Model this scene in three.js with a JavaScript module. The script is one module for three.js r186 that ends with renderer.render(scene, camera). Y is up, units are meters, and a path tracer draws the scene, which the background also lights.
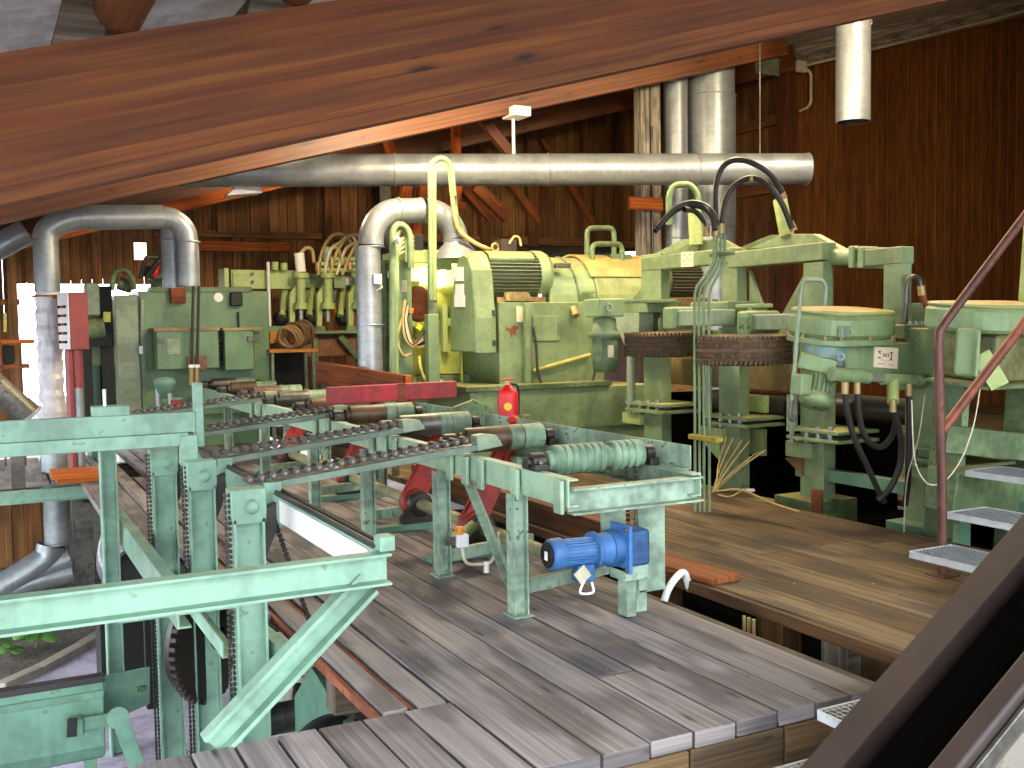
import * as THREE from 'three';
import { RoundedBoxGeometry } from 'three/addons/geometries/RoundedBoxGeometry.js';
import { mergeGeometries } from 'three/addons/utils/BufferGeometryUtils.js';

// ---------------------------------------------------------------- camera, sky, exposure
const scene = new THREE.Scene();
const CAM = [0, 1.8, 0];
const camera = new THREE.PerspectiveCamera(40.711, 4 / 3, 0.1, 200);
const AX = { r: [0.88947447, -0.01568937, 0.45671546], u: [0.04008886, 0.99823642, -0.04378287], f: [0.45522308, -0.05725295, -0.88853478] };
camera.position.set(...CAM);
camera.quaternion.setFromRotationMatrix(new THREE.Matrix4().makeBasis(new THREE.Vector3(...AX.r), new THREE.Vector3(...AX.u), new THREE.Vector3(...AX.f).negate()));
scene.add(camera);
const renderer = new THREE.WebGLRenderer({ antialias: true });
renderer.toneMapping = THREE.LinearToneMapping;
renderer.toneMappingExposure = 1.6;
renderer.shadowMap.enabled = true;
scene.background = new THREE.Color(0.86, 0.93, 1.0);   // bright overcast daylight, seen through the open sides
scene.backgroundIntensity = 5.4;
scene.environment = null;
const LAMP = { color: new THREE.Color(1, 0.81, 0.52), power: 30 };   // warm pendant lamps over the machine line

// ---------------------------------------------------------------- small tools
let seed = 7;
const rnd = () => { seed = (seed * 1664525 + 1013904223) >>> 0; return seed / 4294967296; };
const rr = (a, b) => a + (b - a) * rnd();
const V = (a) => new THREE.Vector3(a[0], a[1], a[2]);
// measured points: a direction of the photograph met with a plane of the hall
const ray = (x, y) => AX.f.map((f, i) => f + AX.r[i] * (x - 512) / 1035 - AX.u[i] * (y - 384) / 1035);
const meet = (x, y, k, v) => { const d = ray(x, y), t = (v - CAM[k]) / d[k]; return CAM.map((c, i) => c + t * d[i]); };
const PX = (x, y, X) => meet(x, y, 0, X), PY = (x, y, Y) => meet(x, y, 1, Y), PZ = (x, y, Z) => meet(x, y, 2, Z);
const add = (a, b) => a.map((v, i) => v + b[i]);

// uv in metres: u along the given axis of the piece, chosen per face
function uvBox(g, long = 0) {
  if (g.index) g = g.toNonIndexed();
  const p = g.attributes.position, n = p.count, uv = new Float32Array(n * 2), ou = rnd() * 3, ov = rnd() * 3;
  const a = [0, 0, 0], b = [0, 0, 0], c = [0, 0, 0];
  for (let i = 0; i < n; i += 3) {
    a[0] = p.getX(i); a[1] = p.getY(i); a[2] = p.getZ(i);
    b[0] = p.getX(i + 1); b[1] = p.getY(i + 1); b[2] = p.getZ(i + 1);
    c[0] = p.getX(i + 2); c[1] = p.getY(i + 2); c[2] = p.getZ(i + 2);
    const e = [b[0] - a[0], b[1] - a[1], b[2] - a[2]], f = [c[0] - a[0], c[1] - a[1], c[2] - a[2]];
    const nn = [Math.abs(e[1] * f[2] - e[2] * f[1]), Math.abs(e[2] * f[0] - e[0] * f[2]), Math.abs(e[0] * f[1] - e[1] * f[0])];
    const k = nn[0] >= nn[1] && nn[0] >= nn[2] ? 0 : nn[1] >= nn[2] ? 1 : 2;
    const rest = [0, 1, 2].filter((q) => q !== k), U = rest.includes(long) ? long : rest[0], W = rest.find((q) => q !== U);
    [a, b, c].forEach((q, j) => { uv[(i + j) * 2] = q[U] + ou; uv[(i + j) * 2 + 1] = q[W] + ov; });
  }
  g.setAttribute('uv', new THREE.BufferAttribute(uv, 2));
  for (const k of Object.keys(g.attributes)) if (!['position', 'normal', 'uv'].includes(k)) g.deleteAttribute(k);
  return g;
}
// a box from corner to corner with small chamfers
function box(x0, x1, y0, y1, z0, z1, r = 0.006, long) {
  if (x1 < x0) [x0, x1] = [x1, x0]; if (y1 < y0) [y0, y1] = [y1, y0]; if (z1 < z0) [z0, z1] = [z1, z0];
  const w = x1 - x0, h = y1 - y0, d = z1 - z0, m = Math.min(w, h, d);
  const g = r > 0 && m > 0.004 ? new RoundedBoxGeometry(w, h, d, 1, Math.min(r, m * 0.35)) : new THREE.BoxGeometry(w, h, d);
  g.translate((x0 + x1) / 2, (y0 + y1) / 2, (z0 + z1) / 2);
  return uvBox(g, long ?? (w >= h && w >= d ? 0 : h >= d ? 1 : 2));
}
// orient geometry whose length runs along +X onto the line p-q, its +Y as near "up" as can be
function along(g, p, q, up = [0, 1, 0]) {
  const a = V(q).sub(V(p)).normalize(); let w = V(up);
  if (Math.abs(a.dot(w)) > 0.98) w = new THREE.Vector3(0, 0, 1);
  const z = new THREE.Vector3().crossVectors(a, w).normalize(), y = new THREE.Vector3().crossVectors(z, a);
  g.applyMatrix4(new THREE.Matrix4().makeBasis(a, y, z));
  return g.translate(p[0], p[1], p[2]);
}
const dist = (p, q) => Math.hypot(p[0] - q[0], p[1] - q[1], p[2] - q[2]);
function bar(p, q, h, w, r = 0.005, up) { const l = dist(p, q); return along(box(0, l, -h / 2, h / 2, -w / 2, w / 2, r, 0), p, q, up); }
function shapeOf(pts, holes = []) {
  const s = new THREE.Shape(pts.map((p) => new THREE.Vector2(p[0], p[1])));
  for (const h of holes) s.holes.push(new THREE.Path(h.map((p) => new THREE.Vector2(p[0], p[1]))));
  return s;
}
function extrude(pts, depth, bevel = 0, holes) {
  const b = Math.min(bevel, depth / 3);
  const g = new THREE.ExtrudeGeometry(shapeOf(pts, holes), { depth: depth - 2 * b, bevelEnabled: b > 0, bevelThickness: b, bevelSize: b, bevelOffset: -b, bevelSegments: 1, curveSegments: 12 });
  return g.translate(0, 0, b);
}
// prisms: outline in XY / ZY / XZ, pushed from one plane to another
const prismZ = (pts, z0, z1, b = 0.004, holes) => uvBox(extrude(pts, z1 - z0, b, holes).translate(0, 0, z0), 0);
const prismX = (pts, x0, x1, b = 0.004, holes) => uvBox(extrude(pts.map(([z, y]) => [-z, y]), x1 - x0, b, holes && holes.map((h) => h.map(([z, y]) => [-z, y]))).rotateY(Math.PI / 2).translate(x0, 0, 0), 2);
const prismY = (pts, y0, y1, b = 0.004) => uvBox(extrude(pts.map(([x, z]) => [x, -z]), y1 - y0, b).rotateX(-Math.PI / 2).translate(0, y0, 0), 0);
// rolled steel: profile swept from p to q
function profile(kind, h, w, t) {
  const H = h / 2, W = w / 2;
  if (kind === 'C') return [[-W, -H], [W, -H], [W, -H + t], [-W + t, -H + t], [-W + t, H - t], [W, H - t], [W, H], [-W, H]];
  if (kind === 'I') return [[-W, -H], [W, -H], [W, -H + t], [t / 2, -H + t], [t / 2, H - t], [W, H - t], [W, H], [-W, H], [-W, H - t], [-t / 2, H - t], [-t / 2, -H + t], [-W, -H + t]];
  return [[-W, -H], [W, -H], [W, -H + t], [-W + t, -H + t], [-W + t, H], [-W, H]];   // 'L'
}
function steel(kind, p, q, h, w, t = 0.012, up, flip = 1) {
  const l = dist(p, q), g = extrude(profile(kind, h, w, t).map(([a, b]) => [a * flip, b]), l, 0.002);
  g.rotateY(Math.PI / 2);       // length to +X, profile x to -Z
  return along(uvBox(g, 0), p, q, up);
}
function cyl(p, q, r, n = 20, r2 = r, caps = true) {
  const l = dist(p, q), g = new THREE.CylinderGeometry(r2, r, l, n, 1, !caps);
  g.rotateZ(-Math.PI / 2).translate(l / 2, 0, 0);
  return along(uvBox(g, 0), p, q);
}
// lathe: profile [along, radius] turned about the line from p towards q
function turn(p, q, prof, n = 28) {
  const a = V(q).sub(V(p)).normalize(), g = new THREE.LatheGeometry(prof.map(([x, r]) => new THREE.Vector2(Math.max(r, 1e-4), x)), n);
  g.rotateZ(-Math.PI / 2);
  return along(uvBox(g, 0), p, [p[0] + a.x, p[1] + a.y, p[2] + a.z]);
}
function tube(pts, r, n = 8, seg = 0, tension = 0.5) {
  const c = new THREE.CatmullRomCurve3(pts.map(V), false, 'catmullrom', tension);
  return uvBox(new THREE.TubeGeometry(c, seg || Math.max(6, pts.length * 6), r, n, false), 0);
}
// a pipe of straight runs and round bends of radius b
function pipe(pts, r, b = 0.1, n = 12) {
  const path = new THREE.CurvePath(), P = pts.map(V); let from = P[0].clone();
  for (let i = 1; i < P.length - 1; i++) {
    const d1 = P[i - 1].clone().sub(P[i]), d2 = P[i + 1].clone().sub(P[i]), k = Math.min(b, d1.length() * 0.48, d2.length() * 0.48);
    const A = P[i].clone().add(d1.setLength(k)), B = P[i].clone().add(d2.setLength(k));
    if (from.distanceTo(A) > 1e-4) path.add(new THREE.LineCurve3(from, A));
    path.add(new THREE.QuadraticBezierCurve3(A, P[i].clone(), B)); from = B;
  }
  path.add(new THREE.LineCurve3(from, P[P.length - 1]));
  return uvBox(new THREE.TubeGeometry(path, Math.max(8, (P.length - 1) * 10), r, n, false), 0);
}
const ringAt = (p, q, r, t, n = 24) => turn(p, q, [[0, r - t], [0, r], [t, r], [t, r - t], [0, r - t]], n);
const ball = (p, r, n = 12) => uvBox(new THREE.SphereGeometry(r, n, Math.ceil(n * 0.7)).translate(...p), 0);
// rectangles measured on a plane across the hall (Z) or along it (X), with a depth behind them
function rectZ(x0, y0, x1, y1, Z, d, r) { const xm = (x0 + x1) / 2, ym = (y0 + y1) / 2; return box(PZ(x0, ym, Z)[0], PZ(x1, ym, Z)[0], PZ(xm, y1, Z)[1], PZ(xm, y0, Z)[1], Z - d, Z, r); }
function rectX(x0, y0, x1, y1, X, d, r) { const xm = (x0 + x1) / 2, ym = (y0 + y1) / 2; return box(X, X + d, PX(xm, y1, X)[1], PX(xm, y0, X)[1], PX(x0, ym, X)[2], PX(x1, ym, X)[2], r); }
const polyZ = (pts, Z) => pts.map(([x, y]) => PZ(x, y, Z).slice(0, 2));

// ---------------------------------------------------------------- materials: computed grain, wear and grime
const hash = (x, y, s) => { let h = Math.imul(x, 374761393) ^ Math.imul(y, 668265263) ^ Math.imul(s, 974634617); h = Math.imul(h ^ (h >>> 13), 1274126177); return ((h ^ (h >>> 16)) >>> 0) / 4294967296; };
function vnoise(x, y, px, py, s) {
  const xi = Math.floor(x), yi = Math.floor(y), fx = x - xi, fy = y - yi, u = fx * fx * (3 - 2 * fx), v = fy * fy * (3 - 2 * fy);
  const m = (a, b) => ((a % b) + b) % b, h = (a, b) => hash(m(a, px), m(b, py), s);
  return (h(xi, yi) * (1 - u) + h(xi + 1, yi) * u) * (1 - v) + (h(xi, yi + 1) * (1 - u) + h(xi + 1, yi + 1) * u) * v;
}
function fbm(u, v, fx, fy, s, o = 4) { let a = 0, w = 0.5, t = 0; for (let i = 0; i < o; i++) { a += w * vnoise(u * fx, v * fy, fx, fy, s + i); t += w; w *= 0.5; fx *= 2; fy *= 2; } return a / t; }
function texture(N, fn, srgb, repeat) {
  const d = new Uint8Array(N * N * 4);
  for (let y = 0; y < N; y++) for (let x = 0; x < N; x++) { const c = fn((x + 0.5) / N, (y + 0.5) / N), i = (y * N + x) * 4; for (let k = 0; k < 3; k++) d[i + k] = Math.max(0, Math.min(255, (Array.isArray(c) ? c[k] : c) * 255)); d[i + 3] = 255; }
  const t = new THREE.DataTexture(d, N, N); t.wrapS = t.wrapT = THREE.RepeatWrapping; t.magFilter = THREE.LinearFilter; t.minFilter = THREE.LinearMipmapLinearFilter; t.generateMipmaps = true;
  if (srgb) t.colorSpace = THREE.SRGBColorSpace; t.repeat.set(...repeat); t.needsUpdate = true; return t;
}
const mix3 = (a, b, t) => a.map((v, i) => v + (b[i] - v) * t), sst = (a, b, x) => { const t = Math.max(0, Math.min(1, (x - a) / (b - a))); return t * t * (3 - 2 * t); };
const hex3 = (h) => [(h >> 16 & 255) / 255, (h >> 8 & 255) / 255, (h & 255) / 255];
// wood: dark, mid and light tones, stretched along u; blotch = large grey-black stains
function woodMaps(dark, mid, light, s, o = {}) {
  const { rep = [0.5, 1], blotch = 0, knots = 7, stain = [0.1, 0.09, 0.08], streak = 48 } = o, D = hex3(dark), M = hex3(mid), Lt = hex3(light);
  const kn = Array.from({ length: knots }, (_, i) => [hash(i, 1, s), hash(i, 2, s), 0.004 + 0.008 * hash(i, 3, s)]);
  const f = (u, v) => {
    let kd = 0; for (const k of kn) { const dx = Math.abs(u - k[0]) / 2.0, dy = Math.abs(v - k[1]); const q = Math.hypot(Math.min(dx, 0.5 - dx), Math.min(dy, 1 - dy)) / k[2]; kd = Math.max(kd, Math.exp(-q * q)); }
    const w = v + 0.012 * fbm(u, v, 4, 4, s + 30, 2), g = fbm(u, w, 3, streak, s, 4), b = fbm(u, v, 5, 6, s + 50, 3), band = vnoise(u * 2, w * 9, 2, 9, s + 70);
    return [g, b, band, kd];
  };
  const N = 512;
  return {
    map: texture(N, (u, v) => { const [g, b, band, kd] = f(u, v); let c = g < 0.5 ? mix3(D, M, sst(0.22, 0.5, g)) : mix3(M, Lt, sst(0.5, 0.78, g)); c = mix3(c, D, 0.35 * (1 - band) * 0.6); c = mix3(c, stain, blotch * sst(0.48, 0.75, b)); return mix3(c, D.map((q) => q * 0.45), kd); }, true, rep),
    bumpMap: texture(N, (u, v) => { const [g, , , kd] = f(u, v); return 0.25 + 0.6 * g - 0.2 * kd; }, false, rep),
  };
}
function grimeMaps(s, lo, hi, chips, rep = [0.7, 0.7]) {       // a grey multiplier for painted metal
  const f = (u, v) => [fbm(u, v, 4, 4, s, 5), fbm(u, v, 24, 24, s + 9, 3), fbm(u, v, 40, 3, s + 20, 3)];
  return {
    map: texture(512, (u, v) => { const [a, b, c] = f(u, v); let t = lo + (hi - lo) * sst(0.28, 0.66, 0.6 * a + 0.25 * b + 0.15 * c); const ch = sst(0.70, 0.76, b * 0.65 + a * 0.35) * chips; return mix3([t, t, t * 0.98], [0.42, 0.33, 0.24], ch); }, true, rep),
    roughnessMap: texture(256, (u, v) => { const [a, b] = f(u, v); const q = 0.75 + 0.25 * a; return [q, q, q]; }, false, rep),
    bumpMap: texture(256, (u, v) => { const [a, b] = f(u, v); return 0.5 * a + 0.5 * b; }, false, rep),
  };
}
const std = (o) => new THREE.MeshStandardMaterial({ roughness: 0.8, ...o });
const phys = (o) => new THREE.MeshPhysicalMaterial(o);
const woodM = {
  deck: woodMaps(0x7a7371, 0x928986, 0xa59c96, 11, { blotch: 0.38, rep: [0.35, 0.9], streak: 80, stain: [0.16, 0.14, 0.13] }),
  brown: woodMaps(0x57462e, 0x715c40, 0x877250, 23, { blotch: 0.35, rep: [0.35, 0.9], streak: 80 }),
  glulam: woodMaps(0x562c13, 0x6a3a18, 0x7a4a1e, 37, { blotch: 0.16, rep: [0.3, 0.55], streak: 70, knots: 10, stain: [0.13, 0.08, 0.06] }),
  wall: woodMaps(0x6a4422, 0x906034, 0xae7c46, 51, { blotch: 0.25, rep: [0.4, 1.1], streak: 64 }),
  grey: woodMaps(0x5c544a, 0x8b8172, 0xb0a592, 63, { blotch: 0.3, rep: [0.5, 1] }),
  raw: woodMaps(0x8d5a28, 0xc08845, 0xd9a765, 77, { blotch: 0.1, rep: [0.5, 1.1] }),
};
const wood = (k, tint = 0xffffff, rough = 0.82, bump = 0.0025) => std({ map: woodM[k].map, bumpMap: woodM[k].bumpMap, bumpScale: bump, color: tint, roughness: rough });
const grimeA = grimeMaps(101, 0.80, 1.0, 0.25), grimeB = grimeMaps(131, 0.68, 1.0, 0.6, [0.9, 0.9]), grimeC = grimeMaps(151, 0.86, 1.0, 0.08, [0.9, 0.9]);
const M = {
  deck: [0xf6f8ff, 0xe6e8f0, 0xd8d8de, 0xf0f0f2].map((c) => wood('deck', c, 0.85, 0.003)),
  brown: [0xffffff, 0xe6dccb, 0xd0c2ae].map((c) => wood('brown', c, 0.85, 0.003)),
  glulam: wood('glulam', 0xffffff, 0.55, 0.0012), lamella: [0xffffff, 0xf8f0e8, 0xf2e8de, 0xfff4e8].map((c) => wood('glulam', c, 0.85, 0.0008)), glulam2: wood('glulam', 0xe0d0c8, 0.65, 0.0015),
  wall: [0xffffff, 0xece4dc, 0xe0d4c8, 0xf8ead6, 0xd2c2b2].map((c) => wood('wall', c)),
  grey: wood('grey'), greyDark: wood('grey', 0xa49a90), raw: wood('raw'), rawOrange: wood('raw', 0xf4b058), panel: ['#ffffff', '#f6efe8', '#eee4da'].map((c) => wood('wall', new THREE.Color(c).multiply(new THREE.Color('#d2ba74')), 0.6, 0.0008)),
  paint: std({ vertexColors: true, map: grimeA.map, roughnessMap: grimeA.roughnessMap, bumpMap: grimeA.bumpMap, bumpScale: 0.0006, roughness: 0.62 }),
  worn: std({ vertexColors: true, map: grimeB.map, roughnessMap: grimeB.roughnessMap, bumpMap: grimeB.bumpMap, bumpScale: 0.0008, roughness: 0.65 }),
  gloss: phys({ vertexColors: true, map: grimeC.map, roughness: 0.4, clearcoat: 1, clearcoatRoughness: 0.12 }),
  clean: std({ vertexColors: true, map: grimeC.map, roughnessMap: grimeC.roughnessMap, roughness: 0.55 }),
  zinc: std({ color: 0x9da2a9, map: grimeC.map, roughnessMap: grimeC.roughnessMap, roughness: 0.44, metalness: 0.5, bumpMap: grimeC.bumpMap, bumpScale: 0.0006 }),
  steel: std({ color: 0x6d6a66, map: grimeB.map, roughness: 0.45, metalness: 0.7 }),
  chain: std({ color: 0x857a72, map: grimeB.map, roughness: 0.5, metalness: 0.6 }),
  bright: std({ color: 0xc8c8c6, roughness: 0.3, metalness: 0.8 }),
  rust: std({ color: 0x8a4a2c, map: grimeB.map, roughness: 0.9, bumpMap: grimeB.bumpMap, bumpScale: 0.0012 }),
  darkBrown: std({ color: 0x2e201e, map: grimeA.map, roughness: 0.6 }),
  rubber: std({ color: 0x6b5540, map: grimeB.map, roughness: 0.9, bumpMap: grimeB.bumpMap, bumpScale: 0.001 }),
  black: std({ color: 0x0e0f10, roughness: 0.6 }), hose: std({ color: 0x2c2925, roughness: 0.55 }), hoseTan: std({ color: 0xb9a06a, map: grimeA.map, roughness: 0.6 }),
  pitch: phys({ color: 0x080706, roughness: 1, specularIntensity: 0 }), rollerBrown: std({ color: 0x66503f, map: grimeB.map, roughness: 0.5, metalness: 0.4 }), plaster: std({ color: 0x6f6a62, map: grimeA.map, bumpMap: grimeA.bumpMap, bumpScale: 0.003, roughness: 0.95 }), dark: std({ color: 0x161714, roughness: 0.8 }), grease: std({ color: 0x221d19, roughness: 0.45 }),  // pitch: flat black that paints shade into gaps and voids
  brass: std({ color: 0xa08a5c, roughness: 0.5, metalness: 0.4 }), cream: std({ color: 0xcfc6ae, map: grimeA.map, roughness: 0.7 }),
  white: std({ color: 0xe8e8e4, roughness: 0.6 }), whiteBox: std({ color: 0xd8d8d8, roughness: 0.5 }),
  concrete: std({ color: 0xbdb3ca, map: grimeA.map, bumpMap: grimeA.bumpMap, bumpScale: 0.004, roughness: 0.95 }), concreteGrey: std({ color: 0x9a9489, map: grimeA.map, bumpMap: grimeA.bumpMap, bumpScale: 0.003, roughness: 0.95 }),
  soil: std({ color: 0x6b6058, map: grimeB.map, bumpMap: grimeB.bumpMap, bumpScale: 0.02, roughness: 1 }),
  wrap: phys({ color: 0xd9d5e0, roughness: 0.3, map: grimeC.map, bumpMap: grimeB.bumpMap, bumpScale: 0.012, clearcoat: 0.4 }),
  foil: std({ color: 0x8e8c98, roughness: 0.3, metalness: 0.4, map: grimeB.map, bumpMap: grimeB.bumpMap, bumpScale: 0.01 }),
  roof: std({ color: 0xc8c5c4, map: grimeA.map, roughness: 0.6 }), leaf: phys({ color: 0x5f9a3a, roughness: 0.7, transmission: 0.3, thickness: 0 }),
  amber: std({ color: 0xe08a1c, map: grimeA.map, roughness: 0.5 }), redLens: phys({ color: 0xd01010, roughness: 0.25, clearcoat: 0.8 }),
};
const lin = (h) => { const c = new THREE.Color(h); return [c.r, c.g, c.b]; };
const pc = (mat, hex, dust = 0) => ({ mat, c: lin(hex), dust });      // a painted colour, with sawdust lying on faces that look up
const SAWDUST = lin(0xb79a5e);
const P = {
  mint: pc(M.paint, 0x84aa96), mintGloss: pc(M.gloss, 0x8fb5a0), mintWorn: pc(M.worn, 0x93b8a2), conv: pc(M.worn, 0x9ab39f, 0.12), convClean: pc(M.paint, 0x9dba9f, 0.1),
  olive: pc(M.paint, 0x7d926a, 0.75), oliveDark: pc(M.worn, 0x6b8159, 0.4), oliveClean: pc(M.clean, 0x839a6e, 0.5), oliveLight: pc(M.clean, 0xa5b574, 0.6), sea: pc(M.paint, 0x628c78, 0.1), cabinet: pc(M.clean, 0x68865f, 0.6), greyGreen: pc(M.paint, 0x8f9e86, 0.2),
  yellow: pc(M.paint, 0xc3c65c, 0.3), red: pc(M.worn, 0xb3222a), redArm: pc(M.worn, 0xb03026), redBox: pc(M.clean, 0x8c3636), redBright: pc(M.clean, 0xd11414), rail: pc(M.worn, 0x65382c), rustPaint: pc(M.worn, 0x8a5a38), blue: pc(M.paint, 0x3f74b4, 0.1), blueDark: pc(M.worn, 0x2f5f98),
  roller: pc(M.worn, 0x7d9a80, 0.05), orangePaint: pc(M.paint, 0xd88a2a),
};

// ---------------------------------------------------------------- naming and splitting
const used = {};
const numbered = (n) => { used[n] = (used[n] ?? -1) + 1; return used[n] ? n + '_' + String(used[n]).padStart(3, '0') : n; };
function thing(name, label, category, base = [0, 0, 0], group) {
  const o = new THREE.Group(); o.name = numbered(name); o.position.set(...base); o.userData = { label, category, kind: 'thing' }; if (group) o.userData.group = group;
  o.base_ = base; scene.add(o); return o;
}
function structure(name, label) { const o = new THREE.Group(); o.name = numbered(name); o.userData = { kind: 'structure' }; if (label) o.userData.label = label; o.base_ = [0, 0, 0]; scene.add(o); return o; }
const partCount = new WeakMap();
// one named mesh under a thing or a part; shapes are given in hall coordinates
function part(parent, name, geos, m, label) {
  if (Array.isArray(geos) && geos.length > 1 && /bolt|fitting|^port$|red_cap|stake/.test(name)) return geos.map((g) => part(parent, name, g, m, label)).pop();
  geos = (Array.isArray(geos) ? geos : [geos]).map((g) => g.clone());
  const paint = m.mat ? m : null;
  if (paint) for (const g of geos) {
    const n = g.attributes.normal, col = new Float32Array(n.count * 3);
    for (let i = 0; i < n.count; i++) { const t = paint.dust * sst(0.6, 0.95, n.getY(i)); for (let k = 0; k < 3; k++) col[i * 3 + k] = paint.c[k] + (SAWDUST[k] - paint.c[k]) * t; }
    g.setAttribute('color', new THREE.BufferAttribute(col, 3));
  }
  const g = geos.length > 1 ? mergeGeometries(geos) : geos[0], b = parent.base_ ?? [0, 0, 0];
  g.translate(-b[0], -b[1], -b[2]);
  const o = new THREE.Mesh(g, paint ? paint.mat : m), c = partCount.get(parent) ?? {}; partCount.set(parent, c);
  c[name] = (c[name] ?? -1) + 1; o.name = c[name] ? name + '_' + String(c[name]).padStart(3, '0') : name;
  o.castShadow = o.receiveShadow = true; o.base_ = b; if (label) o.userData.label = label; parent.add(o); return o;
}
function single(name, label, category, geos, m, group) {    // a thing that is one mesh
  geos = (Array.isArray(geos) ? geos : [geos]); const b = new THREE.Box3(); for (const g of geos) { g.computeBoundingBox(); b.union(g.boundingBox); }
  const base = [(b.min.x + b.max.x) / 2, b.min.y, (b.min.z + b.max.z) / 2], h = new THREE.Group(); h.base_ = base;
  const o = part(h, name, geos, m); h.remove(o); o.name = numbered(name); o.position.set(...base); o.userData = { label, category, kind: 'thing' }; if (group) o.userData.group = group; scene.add(o); return o;
}
const bolt = (p, dir, r = 0.016, l = 0.02) => cyl(p, add(p, dir.map((d) => d * l)), r, 6);
// ================================================================ the setting
const roofY = (x) => 3.44 + 0.266 * x, beamY = (x) => 2.322 + 0.2745 * x, bmidY = (x) => 3.0 + 0.265 * x, rafY = (x) => 2.83 + 0.272 * x;
// ---- ground outside and below
const ground = structure('ground');
part(ground, 'soil', box(-45, 45, -1.9, -1.63, -60, 30, 0), M.soil);
const pitFloor = structure('floor_pit');
const KB = [[-30, 705], [0, 690], [40, 672], [80, 650], [112, 630]].map(([x, y]) => PY(x, y, -1.6));
part(pitFloor, 'slab', [box(-4, 2.2, -1.63, -1.6, -9.5, 0, 0), prismY([[-4, -9.5], [2.2, -9.5], [2.2, -13.4], ...KB.map((p) => [p[0], p[2]]).reverse(), [-4, KB[0][2] + 0.9]], -1.63, -1.6, 0)], M.concrete);
for (let i = 1; i < 4; i++) part(pitFloor, 'kerb', bar(add(KB[i], [0, 0.03, 0]), add(KB[i + 1], [0, 0.03, 0]), 0.08, 0.14, 0.015), M.concreteGrey);
const found = structure('wall_pit');
part(found, 'concrete', [box(2.05, 2.25, -1.6, -0.32, -18.9, -3.8, 0.01), box(-4, 2.05, -1.6, -0.3, -17, -16.8, 0)], M.concreteGrey);
const machPit = structure('floor_machine_pit');
part(machPit, 'slab', box(4.0, 9.2, -0.62, -0.55, -12, 3, 0), M.dark);
part(machPit, 'kerb', [box(4.05, 4.15, -0.55, -0.12, -12, -3.3, 0.01), box(6.95, 7.05, -0.55, -0.14, -11.6, -2.8, 0.01)], M.greyDark);

// ---- grey plank deck
const deck = structure('floor');
function planks(parent, seams, z0, z1, joints, mats, y = 0, th = 0.075, gap = 0.012, name = 'plank') {
  for (let i = 0; i < seams.length - 1; i++) {
    const cuts = [z0, ...joints.map((j) => j + rr(-0.9, 0.9)).filter((j) => j < z0 - 0.3 && j > z1 + 0.3), z1];
    for (let k = 0; k < cuts.length - 1; k++) {
      const top = y + rr(-0.004, 0.004), e = rr(0, 0.012), g = gap * rr(0.5, 1.5) / 2;
      part(parent, name, box(seams[i] + g, seams[i + 1] - g, top - th, top, cuts[k + 1] + 0.004, cuts[k] - (k ? 0.004 : e), 0.006, 2), mats[Math.floor(rnd() * mats.length)]);
    }
  }
}
const mainSeams = [1.94, 2.24, 2.49, 2.72, 2.96, 3.2, 3.43, 3.65, 3.85];
planks(deck, mainSeams.slice(0, 4), -3.6, -18.6, [-7.6, -12.5], M.deck);
planks(deck, [2.72, 2.96], -3.6, -4.42, [], M.deck); planks(deck, [2.72, 2.96], -4.43, -18.6, [-9, -13.5], M.deck);
planks(deck, mainSeams.slice(4), -3.6, -18.6, [-7.2, -12.6], M.deck);
planks(deck, [0.28, 0.5, 0.72, 0.91, 1.09, 1.28, 1.49, 1.69, 1.94], -2.9, -4.48, [], M.deck);
planks(deck, [1.60, 1.735], -4.5, -13.4, [-8.5], M.deck, -0.004); planks(deck, [1.775, 1.93], -4.5, -18.6, [-9, -14], M.deck, -0.002);
planks(deck, [1.39, 1.58], -6.45, -18.6, [-10, -13.6], M.deck); planks(deck, [1.0, 1.39], -9.3, -13.5, [], M.deck);
part(deck, 'rust_strip', box(1.742, 1.77, -0.05, -0.018, -13.4, -4.52, 0.004), M.rust); part(deck, 'rust_strip', box(1.565, 1.594, -0.06, -0.012, -9.2, -4.52, 0.004), M.rust);
for (const z of [-3.86, -5.4, -7.1, -8.8, -10.5, -12.2, -13.9, -15.6]) part(deck, 'joist', box(z > -4 ? 0.3 : 1.62, 3.8, -0.30, -0.08, z - 0.08, z + 0.08, 0.01), M.greyDark);
for (const [a, b] of [[1.95, 2.7], [2.71, 3.24], [3.25, 3.84]]) part(deck, 'edge_timber', box(a, b, -0.42, -0.08, -3.78, -3.615 + rr(-0.01, 0.01), 0.014, 0), M.brown[1]);
part(deck, 'edge_timber', box(3.72, 3.84, -0.3, -0.08, -16, -3.8, 0.012), M.greyDark);
part(deck, 'post', [box(3.68, 3.82, -1.6, -0.3, -5.5, -5.36), box(3.68, 3.82, -1.6, -0.3, -8.9, -8.76), box(2.0, 2.14, -1.6, -0.3, -3.9, -3.76)], M.greyDark);

// ---- brown plank floor beside the machine line
const rear = structure('floor_rear');
planks(rear, [4.38, 4.68, 4.99, 5.28, 5.6, 5.9, 6.2, 6.5, 6.88], -2.6, -11.5, [-6.6, -9.4], M.brown, 0, 0.07, 0.008);
planks(rear, [4.38, 4.8, 5.2, 5.6, 6.0, 6.4, 6.8, 7.2, 7.6, 8.0, 8.4, 8.8, 9.2, 9.6, 10, 10.4, 10.8, 11.2, 11.6, 12, 12.5, 13, 13.6, 14.3, 15.05], -11.52, -18.9, [], M.brown, 0, 0.07, 0.008);
planks(rear, [9.2, 9.6, 10, 10.4, 10.8, 11.2, 11.6, 12, 12.5, 13, 13.6, 14.2, 15, 16, 17, 18, 19, 20, 21, 22, 23, 24], 3, -16.4, [-7], M.brown, -0.25, 0.07, 0.008);
part(rear, 'edge_board', box(4.33, 4.376, -0.085, -0.004, -9.5, -2.7, 0.006), wood('brown', 0xd8b898));
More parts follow.
